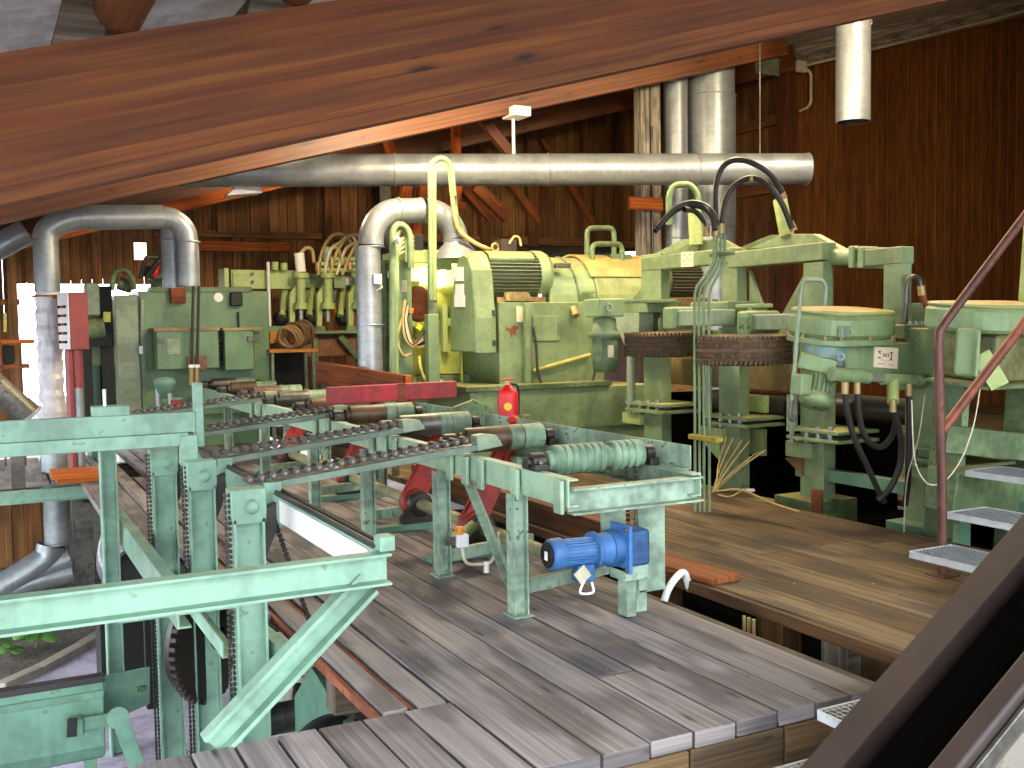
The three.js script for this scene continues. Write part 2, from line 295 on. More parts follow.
for (const z of [-4.15, -5.05, -6.3, -7.5]) part(rear, 'support_block', box(4.40, 4.56, -0.55, -0.075, z - 0.13, z + 0.13, 0.01), wood('brown', 0xffe0b8));
part(rear, 'support_block', box(4.42, 5.3, -0.5, -0.075, -4.62, -4.4, 0.02), M.grey);

// ---- plank walkway at the back left, over the pit
const walk = structure('floor_walkway');
planks(walk, [-2.9, -2.6, -2.3, -2.0, -1.7, -1.4, -1.1, -0.8, -0.5, -0.2, 0.1, 0.4, 0.68, 0.97, 1.25, 1.38], -13.62, -16.3, [], M.deck, 0, 0.07, 0.02);
part(walk, 'edge_channel', steel('C', [-3, -0.16, -13.58], [1.36, -0.16, -13.58], 0.16, 0.06, 0.012, undefined, -1), P.mint);
part(walk, 'joist', [box(-3, 1.4, -0.22, -0.08, -15.2, -15.05), box(-3, 1.4, -0.22, -0.08, -16.2, -16.05)], M.greyDark);
part(walk, 'post', [steel('I', [PZ(84, 550, -13.4)[0], -1.6, -13.4], [PZ(84, 550, -13.4)[0], -0.24, -13.4], 0.34, 0.2), steel('I', [-2.4, -1.6, -13.7], [-2.4, -0.24, -13.7], 0.2, 0.2)], M.steel);

// ---- back wall of upright boards, with openings
const wb = structure('wall_back');
const boardRow = (parent, x0, x1, w, y0, y1, z, mats, name = 'plank') => {
  const n = Math.round((x1 - x0) / w), s = (x1 - x0) / n;
  for (let i = 0; i < n; i++) {
    const a = x0 + i * s, b = a + s, d = (i % 2 ? 0 : 0.018) + rr(0, 0.006), Y0 = typeof y0 === 'function' ? y0(a) : y0, Y1 = typeof y1 === 'function' ? y1((a + b) / 2) : y1;
    part(parent, name, box(a + 0.004, b - 0.004, Y0, Y1, z - 0.03, z + d, 0.004, 1), mats[Math.floor(rnd() * mats.length)]);
  }
};
const top = (x) => roofY(x) - 0.02;
boardRow(wb, -4, 0.55, 0.18, -0.1, (x) => top(x), -19, M.wall); boardRow(wb, 0.55, 2.75, 0.17, 2.6, top, -19, M.wall);
boardRow(wb, 2.75, 7.0, 0.17, 0, top, -19, M.wall); boardRow(wb, 7.0, 15.1, 0.16, 3.5, top, -19, [0xd6dcc0, 0xc8ccb0, 0xe0e0c8].map((c) => wood('wall', c)));
boardRow(wb, -1.5, 0.9, 0.2, -1.6, -0.3, -16.6, [M.wall[0], M.wall[3], M.wall[1]]);
part(wb, 'backing', [box(-4, 0.5, -0.1, 2.0, -19.1, -19.05, 0), prismZ([[0.6, 2.62], [15.1, 3.5], [15.1, roofY(15.1) - 0.1], [0.6, roofY(0.6) - 0.1]], -19.1, -19.04, 0), box(2.8, 7, 0, 3.5, -19.1, -19.05, 0)], M.greyDark);
for (const [x0, x1, y, h] of [[2.75, 5.75, 3.5, 0.12], [-4, 0.6, 2.3, 0.1], [5.95, 7, 3.5, 0.12], [7, 10.1, 3.52, 0.16], [10.3, 15, 3.52, 0.16]]) part(wb, 'rail', box(x0, x1, y - h / 2, y + h / 2, -18.97, -18.86), M.wall[1]);
for (const [x, y0, w, m] of [[3.95, 3.5, 0.26, 1], [5.86, 3.3, 0.14, 3], [9.1, 3.4, 0.2, 4], [10.2, 3.4, 0.24, 4], [11.5, 3.4, 0.2, 4], [0.5, -0.1, 0.14, 0]]) part(wb, 'post', box(x - w / 2, x + w / 2, y0, top(x) - 0.05, -18.97, -18.8), M.wall[m]);
for (const [x, y] of [[9.1, 5.1], [10.2, 5.3], [11.5, 5.6]]) part(wb, 'brace', bar([x + 0.1, 3.9, -18.75], [x - 1.1, y, -18.75], 0.15, 0.08), wood('wall', 0xf8c890));
part(wb, 'dark_backdrop', box(8, 15.2, 0, 6, -25, -23, 0.02), M.dark);  // dark backdrop block added outside to cover the bright sky strip
part(wb, 'low_wall', box(7, 15.1, 0, 3.05, -19.1, -18.98, 0), std({ color: 0xa08a98, roughness: 0.9 }));
part(wb, 'cross_beam', box(3.2, 5.05, 3.18, 3.34, -18.75, -18.6), M.rawOrange, 'long orange timber rail across the boards');
part(wb, 'cross_beam', box(3.6, 4.2, 2.15, 2.28, -18.75, -18.6), M.rawOrange);
part(wb, 'steel_column', steel('I', [6.9, 0, -18.7], [6.9, 4.95, -18.7], 0.22, 0.22), M.steel);
const w1 = structure('window_1');
part(w1, 'pane', box(2.42, 2.63, 3.02, 3.32, -18.975, -18.965, 0), phys({ color: 0xffffff, emissive: 0xfff2dc, emissiveIntensity: 0.9, roughness: 0.3 }));
part(w1, 'window_frame', [box(2.40, 2.65, 3.32, 3.345, -18.99, -18.95), box(2.40, 2.65, 2.995, 3.02, -18.99, -18.95), box(2.40, 2.42, 3.02, 3.32, -18.99, -18.95), box(2.63, 2.65, 3.02, 3.32, -18.99, -18.95)], M.wall[1]);

// ---- right: a partition of tall boards under the second rafter, and the side wall running back from it
const wp = structure('wall_right_partition');
boardRow(wp, 15.1, 27, 0.15, -0.3, (x) => rafY(x) + 0.25, -16.6, M.panel, 'board');
part(wp, 'corner_post', box(14.86, 15.08, -0.3, rafY(14.9), -16.8, -16.5), M.glulam2);
part(wp, 'backing', prismZ([[15.12, -0.3], [27, -0.3], [27, rafY(27) + 0.3], [15.12, rafY(15.12) + 0.3]], -16.72, -16.65, 0), M.greyDark);
const ws = structure('wall_side');
for (let z = -16.75; z > -18.8; z -= 0.2) part(ws, 'plank', box(15.1 + rr(0, 0.02), 15.16, 0, roofY(15.1) - 0.02, z - 0.196, z, 0.004, 1), M.wall[[1, 2, 4][Math.floor(rnd() * 3)]]);
for (const y of [3.2, 4.6, 6.0]) part(ws, 'rail', box(14.98, 15.09, y - 0.1, y + 0.1, -18.9, -16.82), M.wall[2]);
part(ws, 'backing', box(15.18, 15.24, 0, roofY(15.1), -18.95, -16.7, 0), M.greyDark);
const wr = structure('wall_right');
part(wr, 'boarding', box(24, 24.2, -1.6, roofY(24), -16.7, 3.4, 0), M.wall[2]);
const wf = structure('wall_front');   // behind the camera, right of the big doorway
for (let x = 9; x < 24; x += 0.5) part(wf, 'plank', box(x, x + 0.494, -1.6, roofY(x) - 0.02, 0.1, 0.15, 0.004, 1), M.wall[Math.floor(rnd() * 5)]);
part(wf, 'backing', prismZ([[9, -1.6], [24, -1.6], [24, roofY(24) - 0.03], [9, roofY(9) - 0.03]], 0.16, 0.26, 0), M.greyDark);

const slopeBar = (x0, x1, f0, f1, z0, z1, b = 0.012) => { const ym = (x) => (f0(x) + f1(x)) / 2, c = (x1 - x0) / dist([x0, ym(x0), 0], [x1, ym(x1), 0]); return bar([x0, ym(x0), (z0 + z1) / 2], [x1, ym(x1), (z0 + z1) / 2], (f1((x0 + x1) / 2) - f0((x0 + x1) / 2)) * c, z1 - z0, b); };
// ---- roof: corrugated sheets on round purlins, on two great rafters
const roof = structure('roof');
for (let z = 0.2; z > -19.2; z -= 2.42) {
  const n = 13, pz = 0.19;
  const pos = [], idx = []; const xs = [-4.2, 9, 27.3];
  for (let i = 0; i <= n * 6; i++) { const zz = z - i * pz / 6, h = 0.022 * Math.cos(i / 6 * Math.PI * 2); for (const x of xs) for (const t of [0, 0.012]) pos.push(x, roofY(x) + h + t, zz); }
  for (let i = 0; i < n * 6; i++) for (let j = 0; j < 2; j++) for (const t of [0, 1]) { const a = (i * 3 + j) * 2 + t, b = a + 2, c = a + 6, d = a + 8; if (t) idx.push(a, b, c, b, d, c); else idx.push(a, c, b, b, c, d); }
  const g = new THREE.BufferGeometry(); g.setAttribute('position', new THREE.Float32BufferAttribute(pos, 3)); g.setIndex(idx); g.computeVertexNormals();
  part(roof, 'sheet', uvBox(g, 0), M.roof);
}
for (const x of [-2.2, 0.62, 1.42, 2.3, 3.2, 4.6, 6, 7.6, 9.2, 10.8, 12.4, 14, 16, 18.5, 21, 24]) part(roof, 'purlin', cyl([x, beamY(x) + 0.76, 0], [x, beamY(x) + 0.76, -6.6], 0.115, 16), M.glulam);
for (const x of [0.34, 1.2]) part(roof, 'purlin_block', prismZ([[x - 0.02, beamY(x) + 0.62], [x + 0.2, beamY(x) + 0.66], [x + 0.3, roofY(x) - 0.02], [x + 0.1, roofY(x) - 0.05]], -5.14, -5.02, 0.006), M.greyDark);
for (const z of [-9.5, -0.4]) part(roof, 'batten', slopeBar(-4, 26, (x) => roofY(x) - 0.16, (x) => roofY(x) - 0.03, z - 0.06, z + 0.06, 0.006), M.glulam2);
const b1 = structure('beam_front');
for (let i = 0; i < 9; i++) part(b1, 'lamella', slopeBar(-4.2, 17, (x) => beamY(x) + 0.64 * i / 9, (x) => beamY(x) + 0.64 * (i + 1) / 9 + 0.0006, -5.14 - (i % 2) * 0.001, -5.0 + rr(0, 0.0008), i ? 0.001 : 0.006), M.lamella[Math.floor(rnd() * 4)]);
const b2 = structure('beam_middle');
part(b2, 'glulam', slopeBar(-4.2, 12.15, bmidY, (x) => bmidY(x) + 0.42, -13.7, -13.48, 0.012), M.glulam);
const b3 = structure('beam_rear');
part(b3, 'glulam', slopeBar(-4, 15.0, rafY, (x) => roofY(x) - 0.03, -16.6, -16.4, 0.01), M.glulam);
part(b3, 'grey_cladding', slopeBar(15.01, 26, rafY, (x) => rafY(x) + 0.75, -16.56, -16.38, 0.01), M.grey, 'weathered grey end of the rafter');
part(b3, 'patch_plate', box(13.95, 14.55, rafY(14.2) + 0.03, roofY(14.2) - 0.15, -16.4, -16.36), P.greyGreen);
{ const p = PZ(803, 66, -16.3); part(b3, 'junction_box', box(p[0] - 0.12, p[0] + 0.12, p[1] - 0.12, p[1] + 0.12, p[2] - 0.1, p[2] + 0.0, 0.02), M.cream); part(b3, 'cable', tube([PZ(806, 65.5, -16.3), PZ(900, 42.5, -16.3), PZ(1040, 7.5, -16.3)], 0.03), M.cream); part(b3, 'cable', pipe([PZ(804, 68, -16.33), PZ(811, 72, -16.33), PZ(811, 106, -16.33), PZ(800, 111, -16.33)], 0.03, 0.2), M.cream); }
const truss = structure('trim_1');
{ // posts and braces hanging below the beams, at the back of the hall
  const m = wood('raw', 0xf0a040);
  for (const [xa, ya, xb, yb, w] of [[391, 150, 391, 186, 0.11], [456, 135, 456, 186, 0.12], [395, 240, 408, 180, 0.16], [415, 236, 424, 180, 0.16], [450, 236, 458, 180, 0.16]]) part(truss, 'strut', bar(PZ(xa, ya, -16), PZ(xb, yb, -16), w, 0.14), m);
  part(truss, 'tie', bar(PZ(386, 208, -16.1), PZ(465, 206, -16.1), 0.12, 0.1), m);
  part(truss, 'strut', bar(PZ(360, 60, -16), PZ(391, 152, -16), 0.12, 0.14), m); part(truss, 'strut', bar(PZ(456, 60, -16), PZ(456, 137, -16), 0.12, 0.14), m);
  part(truss, 'brace', bar(PZ(462, 95, -14.5), PZ(512, 156, -14.5), 0.16, 0.12), M.glulam2); part(truss, 'brace', bar(PZ(475, 186, -16), PZ(508, 218, -16), 0.2, 0.12), wood('wall', 0xf8c890));
  part(truss, 'rafter', slopeBar(-1, 4.2, (x) => rafY(x) - 0.02, (x) => rafY(x) + 0.16, -16.1, -15.9), m);
}
// ================================================================ roller conveyor
const conv = thing('roller_conveyor', 'long pale green roller conveyor on H-section legs with worn ribbed rollers', 'conveyor', [3.42, 0, -8]);
const CT = 0.92;
part(conv, 'side_beam', steel('C', [2.95, CT - 0.08, -5.02], [2.95, CT - 0.08, -16.1], 0.16, 0.07, 0.012, undefined, -1), P.convClean);
part(conv, 'side_beam', steel('C', [3.8, CT - 0.10, -5.0], [3.8, CT - 0.10, -16.1], 0.14, 0.07, 0.012, undefined, 1), P.conv);
part(conv, 'end_beam', steel('C', [2.93, CT - 0.125, -5.02], [3.84, CT - 0.125, -5.02], 0.15, 0.08, 0.012, undefined, -1), P.conv);
part(conv, 'guard_plate', steel('L', [3.86, CT + 0.04, -5.17], [3.86, CT + 0.04, -8.1], 0.15, 0.06, 0.012, undefined, 1), P.conv);
part(conv, 'guard_plate', steel('L', [3.86, CT + 0.04, -8.6], [3.86, CT + 0.04, -12.1], 0.15, 0.06, 0.012, undefined, 1), P.conv);
for (const z of [-5.62, -6.8, -8.4, -10, -12, -14]) {
  const l = part(conv, 'leg', steel('I', [2.9, 0.008, z], [2.9, CT - 0.16, z], 0.1, 0.1, 0.01, [1, 0, 0]), P.conv);
  part(l, 'foot_plate', box(2.83, 2.97, 0, 0.012, z - 0.08, z + 0.08, 0.003), P.conv);
}
for (const z of [-7.25, -8.8, -10.4, -12.4, -14.2]) {
  const l = part(conv, 'leg', steel('I', [3.74, 0.008, z], [3.77, CT - 0.17, z], 0.1, 0.1, 0.01, [1, 0, 0]), P.conv);
  part(l, 'foot_plate', box(3.64, 3.83, 0, 0.012, z - 0.08, z + 0.08, 0.003), P.conv);
}
part(conv, 'brace', steel('L', [2.93, 0.1, -5.72], [2.93, CT - 0.17, -6.42], 0.05, 0.05, 0.006), P.conv);
for (const z of [-5.72, -6.8, -8.6, -10.2, -12.2]) part(conv, 'cross_tie', bar([2.9, 0.14, z], [3.74, 0.14, z - 0.2], 0.09, 0.05), P.conv);
part(conv, 'hanger_plate', box(3.58, 3.78, 0.12, CT - 0.18, -5.34, -5.3, 0.004), P.conv, 'grimy plate hanging under the end beam');
part(conv, 'hanger_plate', box(3.34, 3.5, 0.3, CT - 0.18, -5.36, -5.32, 0.004), P.conv);
part(conv, 'leg', box(3.56, 3.64, 0.0, 0.14, -5.42, -5.3, 0.006), P.conv);
part(conv, 'drive_chain', [0, 1].flatMap((k) => Array.from({ length: 22 }, (_, i) => box(3.58 + k * 0.06, 3.60 + k * 0.06, 0.28 + i * 0.03, 0.298 + i * 0.03, -5.44, -5.425, 0))), M.grease);
const rollerGeo = (z, ribbed) => {
  const L = 0.70, prof = [[0, 0.02], [0, 0.055], [0.02, 0.06], [0.05, 0.06], [0.051, 0.092]];
  if (ribbed) for (let s = 0.06; s < L - 0.05; s += 0.05) { const w = s > 0.38 && s < 0.43; prof.push([s, w ? 0.07 : 0.094], [s + 0.036, w ? 0.07 : 0.094], [s + 0.039, w ? 0.07 : 0.083], [s + 0.047, w ? 0.07 : 0.083]); }
  else { prof.push([0.40, 0.092], [0.402, 0.09], [0.46, 0.09], [0.462, 0.094], [0.56, 0.094], [0.562, 0.09], [0.6, 0.09], [0.602, 0.094]); }
  prof.push([L - 0.02, 0.092], [L - 0.019, 0.05], [L, 0.05], [L, 0.02]);
  return turn([3.04, CT + 0.045, z], [4, CT + 0.045, z], prof, 30);
};
for (let k = 0; k < 9; k++) {
  const z = -5.5 - 1.31 * k, y = CT + 0.045;
  const ro = part(conv, 'roller', rollerGeo(z, k === 0), k === 0 ? P.roller : (k % 3 === 2 ? M.steel : M.rollerBrown), k === 0 ? 'ribbed roller with worn green paint' : undefined);
  if (k) part(ro, 'sleeve', turn([3.44, y, z], [4, y, z], [[0, 0.088], [0, 0.096], [0.1, 0.096], [0.102, 0.092], [0.11, 0.092], [0.112, 0.096], [0.28, 0.096], [0.28, 0.06]], 28), P.roller);
  part(ro, 'axle', cyl([2.92, y, z], [3.82, y, z], 0.025, 12), M.grease);
  const be = part(conv, 'bearing', [cyl([2.93, y, z], [3.02, y, z], 0.058, 16), box(2.92, 3.02, CT, CT + 0.04, z - 0.09, z + 0.09, 0.008), cyl([2.9, y, z], [2.935, y, z], 0.035, 12)], M.grease);
  part(be, 'bolt', [bolt([2.97, CT + 0.04, z - 0.07], [0, 1, 0]), bolt([2.97, CT + 0.04, z + 0.07], [0, 1, 0])], M.steel);
  part(conv, 'bearing', [cyl([3.76, y, z], [3.82, y, z], 0.05, 14), box(3.76, 3.83, CT - 0.03, CT + 0.02, z - 0.08, z + 0.08, 0.008)], M.grease);
}
for (const z of [-5.08, -5.62, -6.12, -6.36, -6.62, -7.72, -7.95, -8.25, -9.5, -9.9, -12.2, -12.6]) part(conv, 'clip_plate', [box(2.875, 2.905, CT - 0.2, CT - 0.005, z - 0.045, z + 0.045, 0.012)], P.convClean);
part(conv, 'red_cap', [turn([3.88, 0.98, -7.55], [3.88, 1.2, -7.55], [[0, 0.03], [0.02, 0.05], [0.04, 0.055], [0.06, 0.04], [0.075, 0.01]], 16)], P.redBright, 'red mushroom cap on the far guard');
part(conv, 'red_cap', [turn([3.9, 1.02, -9.9], [3.9, 1.2, -9.9], [[-0.1, 0.02], [0, 0.03], [0.02, 0.055], [0.05, 0.055], [0.08, 0.03], [0.085, 0.01]], 16)], P.redBright);
part(conv, 'deflector', prismZ([[3.8, 0.86], [4.18, 0.86], [4.18, 1.04], [4.0, 1.12], [3.8, 1.06]], -8.62, -8.57), P.oliveDark);

// lifting arms: a shaft along the conveyor with red arms on it
const kick = thing('kicker', 'red lifting arms on a long green shaft beneath the conveyor rollers', 'arm mechanism', [3.35, 0, -8]);
{
  const X = 3.42, Y = 0.22;
  part(kick, 'shaft', cyl([X, Y, -5.9], [X, Y, -13.2], 0.05, 18), pc(M.worn, 0x9a9a74, 0.2));
  for (const z of [-7.43, -8.72, -10.6, -13.0]) {
    const out = [X - 0.02, Y], tip = [X + 0.30, Y + 0.60], d = [0.447, 0.894], n = [-d[1] * 0.07, d[0] * 0.07];
    const a = part(kick, 'arm', [0, 0.07].map((o) => prismZ([[out[0] + n[0] * 1.5, out[1] + n[1] * 1.5], [out[0] - n[0] * 1.5, out[1] - n[1] * 1.5], [tip[0] - n[0], tip[1] - n[1]], [tip[0] + n[0], tip[1] + n[1]]], z + o, z + o + 0.03, 0.004)), P.redArm);
    part(a, 'hub', turn([X, Y, z - 0.02], [X, Y, z + 1], [[0, 0.06], [0, 0.115], [0.03, 0.125], [0.12, 0.125], [0.14, 0.1], [0.14, 0.052]], 26), P.redArm);
    const b = part(kick, 'pillow_block', [turn([X, Y, z + 0.15], [X, Y, z + 1], [[0, 0.052], [0, 0.1], [0.02, 0.11], [0.09, 0.11], [0.1, 0.09], [0.1, 0.052]], 24), prismZ([[X - 0.18, 0.06], [X + 0.18, 0.06], [X + 0.18, 0.11], [X + 0.08, 0.2], [X - 0.08, 0.2], [X - 0.18, 0.11]], z + 0.16, z + 0.24)], M.grease);
    part(b, 'bolt', [bolt([X - 0.14, 0.11, z + 0.2], [0, 1, 0], 0.02), bolt([X + 0.14, 0.11, z + 0.2], [0, 1, 0], 0.02)], M.steel);
    part(kick, 'bearing_beam', box(2.97, 3.7, 0.0, 0.06, z + 0.13, z + 0.27, 0.006), P.sea);
  }
  part(kick, 'cylinder', [cyl([X - 0.3, 0.22, -7.0], [X - 0.05, 0.25, -7.25], 0.045, 14), cyl([X - 0.42, 0.2, -6.9], [X - 0.3, 0.22, -7.0], 0.06, 14)], P.oliveDark);
}
{ const p = [3.02, 0.26, -6.72], t = thing('junction_box', 'small white junction box with orange cap on the conveyor leg', 'junction box', p);
  part(t, 'housing', box(p[0] - 0.045, p[0] + 0.045, p[1] - 0.05, p[1] + 0.045, p[2] - 0.03, p[2] + 0.03, 0.012), M.whiteBox);
  part(t, 'cap', cyl([p[0] - 0.02, p[1] + 0.045, p[2]], [p[0] - 0.02, p[1] + 0.1, p[2]], 0.03, 14), P.orangePaint);
  part(t, 'bracket', box(p[0] - 0.12, p[0] - 0.04, p[1] - 0.03, p[1] + 0.03, p[2] - 0.02, p[2] - 0.01, 0.002), M.steel);
  part(t, 'cable', pipe([[p[0], p[1] - 0.05, p[2]], [p[0] + 0.02, p[1] - 0.18, p[2]], [p[0] + 0.22, p[1] - 0.2, p[2]], [p[0] + 0.35, p[1] - 0.1, p[2] - 0.1], [p[0] + 0.36, p[1] + 0.0, p[2] - 0.13]], 0.012, 0.06), M.cream);
  part(t, 'cable_end', cyl([p[0] + 0.19, p[1] - 0.18, p[2]], [p[0] + 0.19, 0.002, p[2]], 0.022, 12), M.whiteBox); }

// blue gear motor under the end of the conveyor
{
  const c = [3.13, 0.5, -5.25], t = thing('gear_motor', 'blue finned gear motor under the end beam of the conveyor', 'motor', [3.13, 0.1, -5.25]); t.scale.setScalar(0.86);
  const q = (x) => [c[0] + x, c[1] - 0.02 * x, c[2]], e = [c[0] + 1, c[1] - 0.02, c[2]];
  part(t, 'fan_cowl', turn(q(-0.26), e, [[0, 0.02], [0, 0.085], [0.02, 0.108], [0.1, 0.112], [0.1, 0.09]], 28), P.blue);
  part(t, 'fan_grille', [turn(q(-0.266), e, [[0, 0.01], [0, 0.09], [0.006, 0.092], [0.006, 0.01]], 24), ...[0.03, 0.055, 0.08].map((r) => ringAt(q(-0.272), e, r, 0.008))], M.black);
  part(t, 'label_plate', box(c[0] - 0.274, c[0] - 0.271, c[1] - 0.03, c[1] + 0.03, c[2] - 0.02, c[2] + 0.02, 0).translate(0, 0, 0), M.white, 'small white diamond plate');
  const body = [cyl(q(-0.16), q(0.1), 0.088, 24)];
  for (let i = 0; i < 26; i++) { const a = i / 26 * Math.PI * 2; body.push(bar(add(q(-0.16), [0, Math.sin(a) * 0.095, Math.cos(a) * 0.095]), add(q(0.09), [0, Math.sin(a) * 0.095, Math.cos(a) * 0.095]), 0.006, 0.014, 0, [0, Math.sin(a) + 0.01, Math.cos(a)])); }
  part(t, 'finned_body', body, P.blue);
  part(t, 'terminal_box', box(c[0] - 0.09, c[0] + 0.05, c[1] - 0.19, c[1] - 0.07, c[2] + 0.02, c[2] + 0.12, 0.015), P.blueDark);
  part(t, 'terminal_lid', bar([c[0] - 0.1, c[1] - 0.16, c[2] + 0.125], [c[0] - 0.02, c[1] - 0.1, c[2] + 0.125], 0.1, 0.012), M.cream);
  part(t, 'neck', turn(q(0.09), e, [[0, 0.08], [0, 0.13], [0.025, 0.13], [0.03, 0.1], [0.09, 0.115], [0.14, 0.12], [0.22, 0.12]], 26), P.blue);
  part(t, 'flange', [box(c[0] + 0.3, c[0] + 0.33, c[1] - 0.17, c[1] + 0.17, c[2] - 0.16, c[2] + 0.16, 0.01)], P.blue);
  part(t, 'gearbox', [box(c[0] + 0.33, c[0] + 0.5, c[1] - 0.13, c[1] + 0.13, c[2] - 0.13, c[2] + 0.13, 0.03), cyl(q(0.22), q(0.34), 0.13, 24)], P.blueDark);
  for (const [y, z] of [[-1, -1], [-1, 1], [1, -1], [1, 1]]) part(t, 'bolt', bolt([c[0] + 0.3, c[1] + y * 0.14, c[2] + z * 0.13], [-1, 0, 0], 0.016), M.steel);
  part(t, 'support_foot', [box(c[0] + 0.3, c[0] + 0.5, c[1] - 0.235, c[1] - 0.13, c[2] - 0.1, c[2] + 0.1, 0.01), box(c[0] + 0.34, c[0] + 0.42, 0.0, c[1] - 0.23, c[2] - 0.06, c[2] + 0.06, 0.006)], P.conv);
  part(t, 'cable_loop', tube([[c[0] - 0.05, c[1] - 0.17, c[2] + 0.13], [c[0] - 0.1, c[1] - 0.24, c[2] + 0.16], [c[0], c[1] - 0.25, c[2] + 0.16], [c[0] + 0.03, c[1] - 0.2, c[2] + 0.1]], 0.009), M.white);
}

// red stop bar across the conveyor
{
  const A = PX(327, 396, 2.98), z = A[2], B = PZ(455, 387, z), t = thing('stop_bar', 'long red painted steel bar lying across the conveyor rollers', 'bar', [A[0], CT, z]);
  part(t, 'bar', bar(A, [B[0], A[1] + 0.01, z], 0.17, 0.1, 0.01), P.red);
  part(t, 'post', cyl([A[0] + 0.12, CT, z], [A[0] + 0.12, A[1] - 0.08, z], 0.045, 16), P.convClean);
  part(t, 'post', box(Math.min(B[0], 3.86) - 0.14, Math.min(B[0], 3.86) - 0.06, CT - 0.02, A[1] - 0.08, z - 0.04, z + 0.04), M.steel);
  part(t, 'clamp', box(A[0] + 0.72, A[0] + 0.8, A[1] - 0.09, A[1] + 0.095, z - 0.055, z + 0.056, 0.006), M.rust);
}
// fire extinguisher behind the second roller
{
  const X = 3.98, z = PX(508, 410, X)[2], y = CT + 0.05, t = thing('fire_extinguisher', 'small red fire extinguisher with yellow round sticker behind the conveyor', 'extinguisher', [X, y, z]), r = 0.088;
  part(t, 'cylinder', turn([X, y, z], [X, y + 1, z], [[0, 0.02], [0, r - 0.01], [0.015, r], [0.24, r], [0.28, r * 0.8], [0.305, 0.035], [0.32, 0.03], [0.32, 0.01]], 28), P.redBright);
  part(t, 'valve', [cyl([X, y + 0.32, z], [X, y + 0.35, z], 0.026, 12)], M.brass); part(t, 'lever', bar([X - 0.05, y + 0.36, z], [X + 0.06, y + 0.37, z], 0.014, 0.03), P.redBright);
  part(t, 'hose', tube([[X + 0.02, y + 0.33, z], [X + 0.1, y + 0.3, z], [X + 0.105, y + 0.18, z], [X + 0.1, y + 0.06, z]], 0.011), M.black);
  part(t, 'sticker', turn(add([X, y + 0.14, z], [-0.040, 0, 0.0775]), add([X, y + 0.14, z], [-0.40, 0, 0.775]), [[0, 0.0], [0, 0.034], [0.006, 0.034], [0.008, 0.0]], 20), pc(M.clean, 0xf2c21a));
  part(t, 'shelf', box(3.87, X + 0.12, y - 0.02, y, z - 0.11, z + 0.11, 0.004), P.convClean);
}

// ================================================================ cross conveyors of heavy roller chain
const chainDark = std({ color: 0x5d5651, map: grimeB.map, roughness: 0.5, metalness: 0.5 }), railPaint = pc(M.paint, 0x6f8072, 0.1);
const CH = [[-6.4, 1.40, 'nearest of the four heavy roller chains, ending beside the second roller from the near end'], [-7.8, 1.40, 'second nearest heavy roller chain, ending just below the red stop bar'], [-9.6, 1.3, 'third roller chain, running up under the left end of the red stop bar'], [-12.3, 1.36, 'farthest and shortest-looking roller chain, in front of the green machine cabinet']];
for (const [z, x0, label] of CH) {
  const A = [x0, 0.87, z], B = [3.0, 1.03, z], d = V(B).sub(V(A)).normalize().toArray(), L = dist(A, B), pitch = 0.0735, n = Math.floor(L / pitch);
  const t = thing('chain_conveyor', label, 'chain conveyor', A, 'roller chains between the lift and the conveyor'), at = (s, up = 0) => [A[0] + d[0] * s - d[1] * up, A[1] + d[1] * s + d[0] * up, z];
  part(t, 'carrier_rail', bar(at(-0.02, -0.062), at(L + 0.16, -0.062), 0.045, 0.09), railPaint);
  part(t, 'end_plate', prismZ([at(L - 0.02, -0.085), at(L + 0.17, -0.08), at(L + 0.13, 0.0), at(L + 0.05, 0.02), at(L - 0.02, 0.02)].map((p) => [p[0], p[1]]), z - 0.05, z + 0.05), P.greyGreen);
  part(t, 'head_bracket', [box(x0 + 0.12, x0 + 0.23, 0.56, 0.85, z + 0.0, z + 0.06, 0.005), box(x0 + 0.05, x0 + 0.23, 0.58, 0.66, z - 0.03, z + 0.1, 0.005)], P.mint);
  const R = cyl([0, 0, -0.05], [0, 0, 0.05], 0.025, 16), ring = turn([0, 0, 0.05], [0, 0, 1], [[0, 0.024], [0, 0.027], [0.005, 0.027], [0.005, 0.016], [0.001, 0.001]], 16), pin = turn([0, 0, 0.05], [0, 0, 1], [[0, 0.013], [0.012, 0.013], [0.014, 0.01], [0.014, 0.001]], 12);
  const link = (a) => [-0.044, 0.036].map((zz) => bar([-0.002, 0, zz + a], [pitch + 0.002, 0, zz + a], 0.022, 0.008, 0.003));
  const rGeo = [R, ring], l0 = link(0), l1 = link(0.0085);
  for (let i = 0; i < n; i++) {
    const p = at((i + 0.5) * pitch), mv = (g) => g.clone().rotateZ(Math.atan2(d[1], d[0])).translate(...p);
    const cr = part(t, 'chain_roller', rGeo.map(mv), chainDark); part(cr, 'pin', mv(pin), M.chain); if (i < n - 1) for (const g of (i % 2 ? l0 : l1)) part(t, 'link_plate', mv(g), M.grease);
  }
}
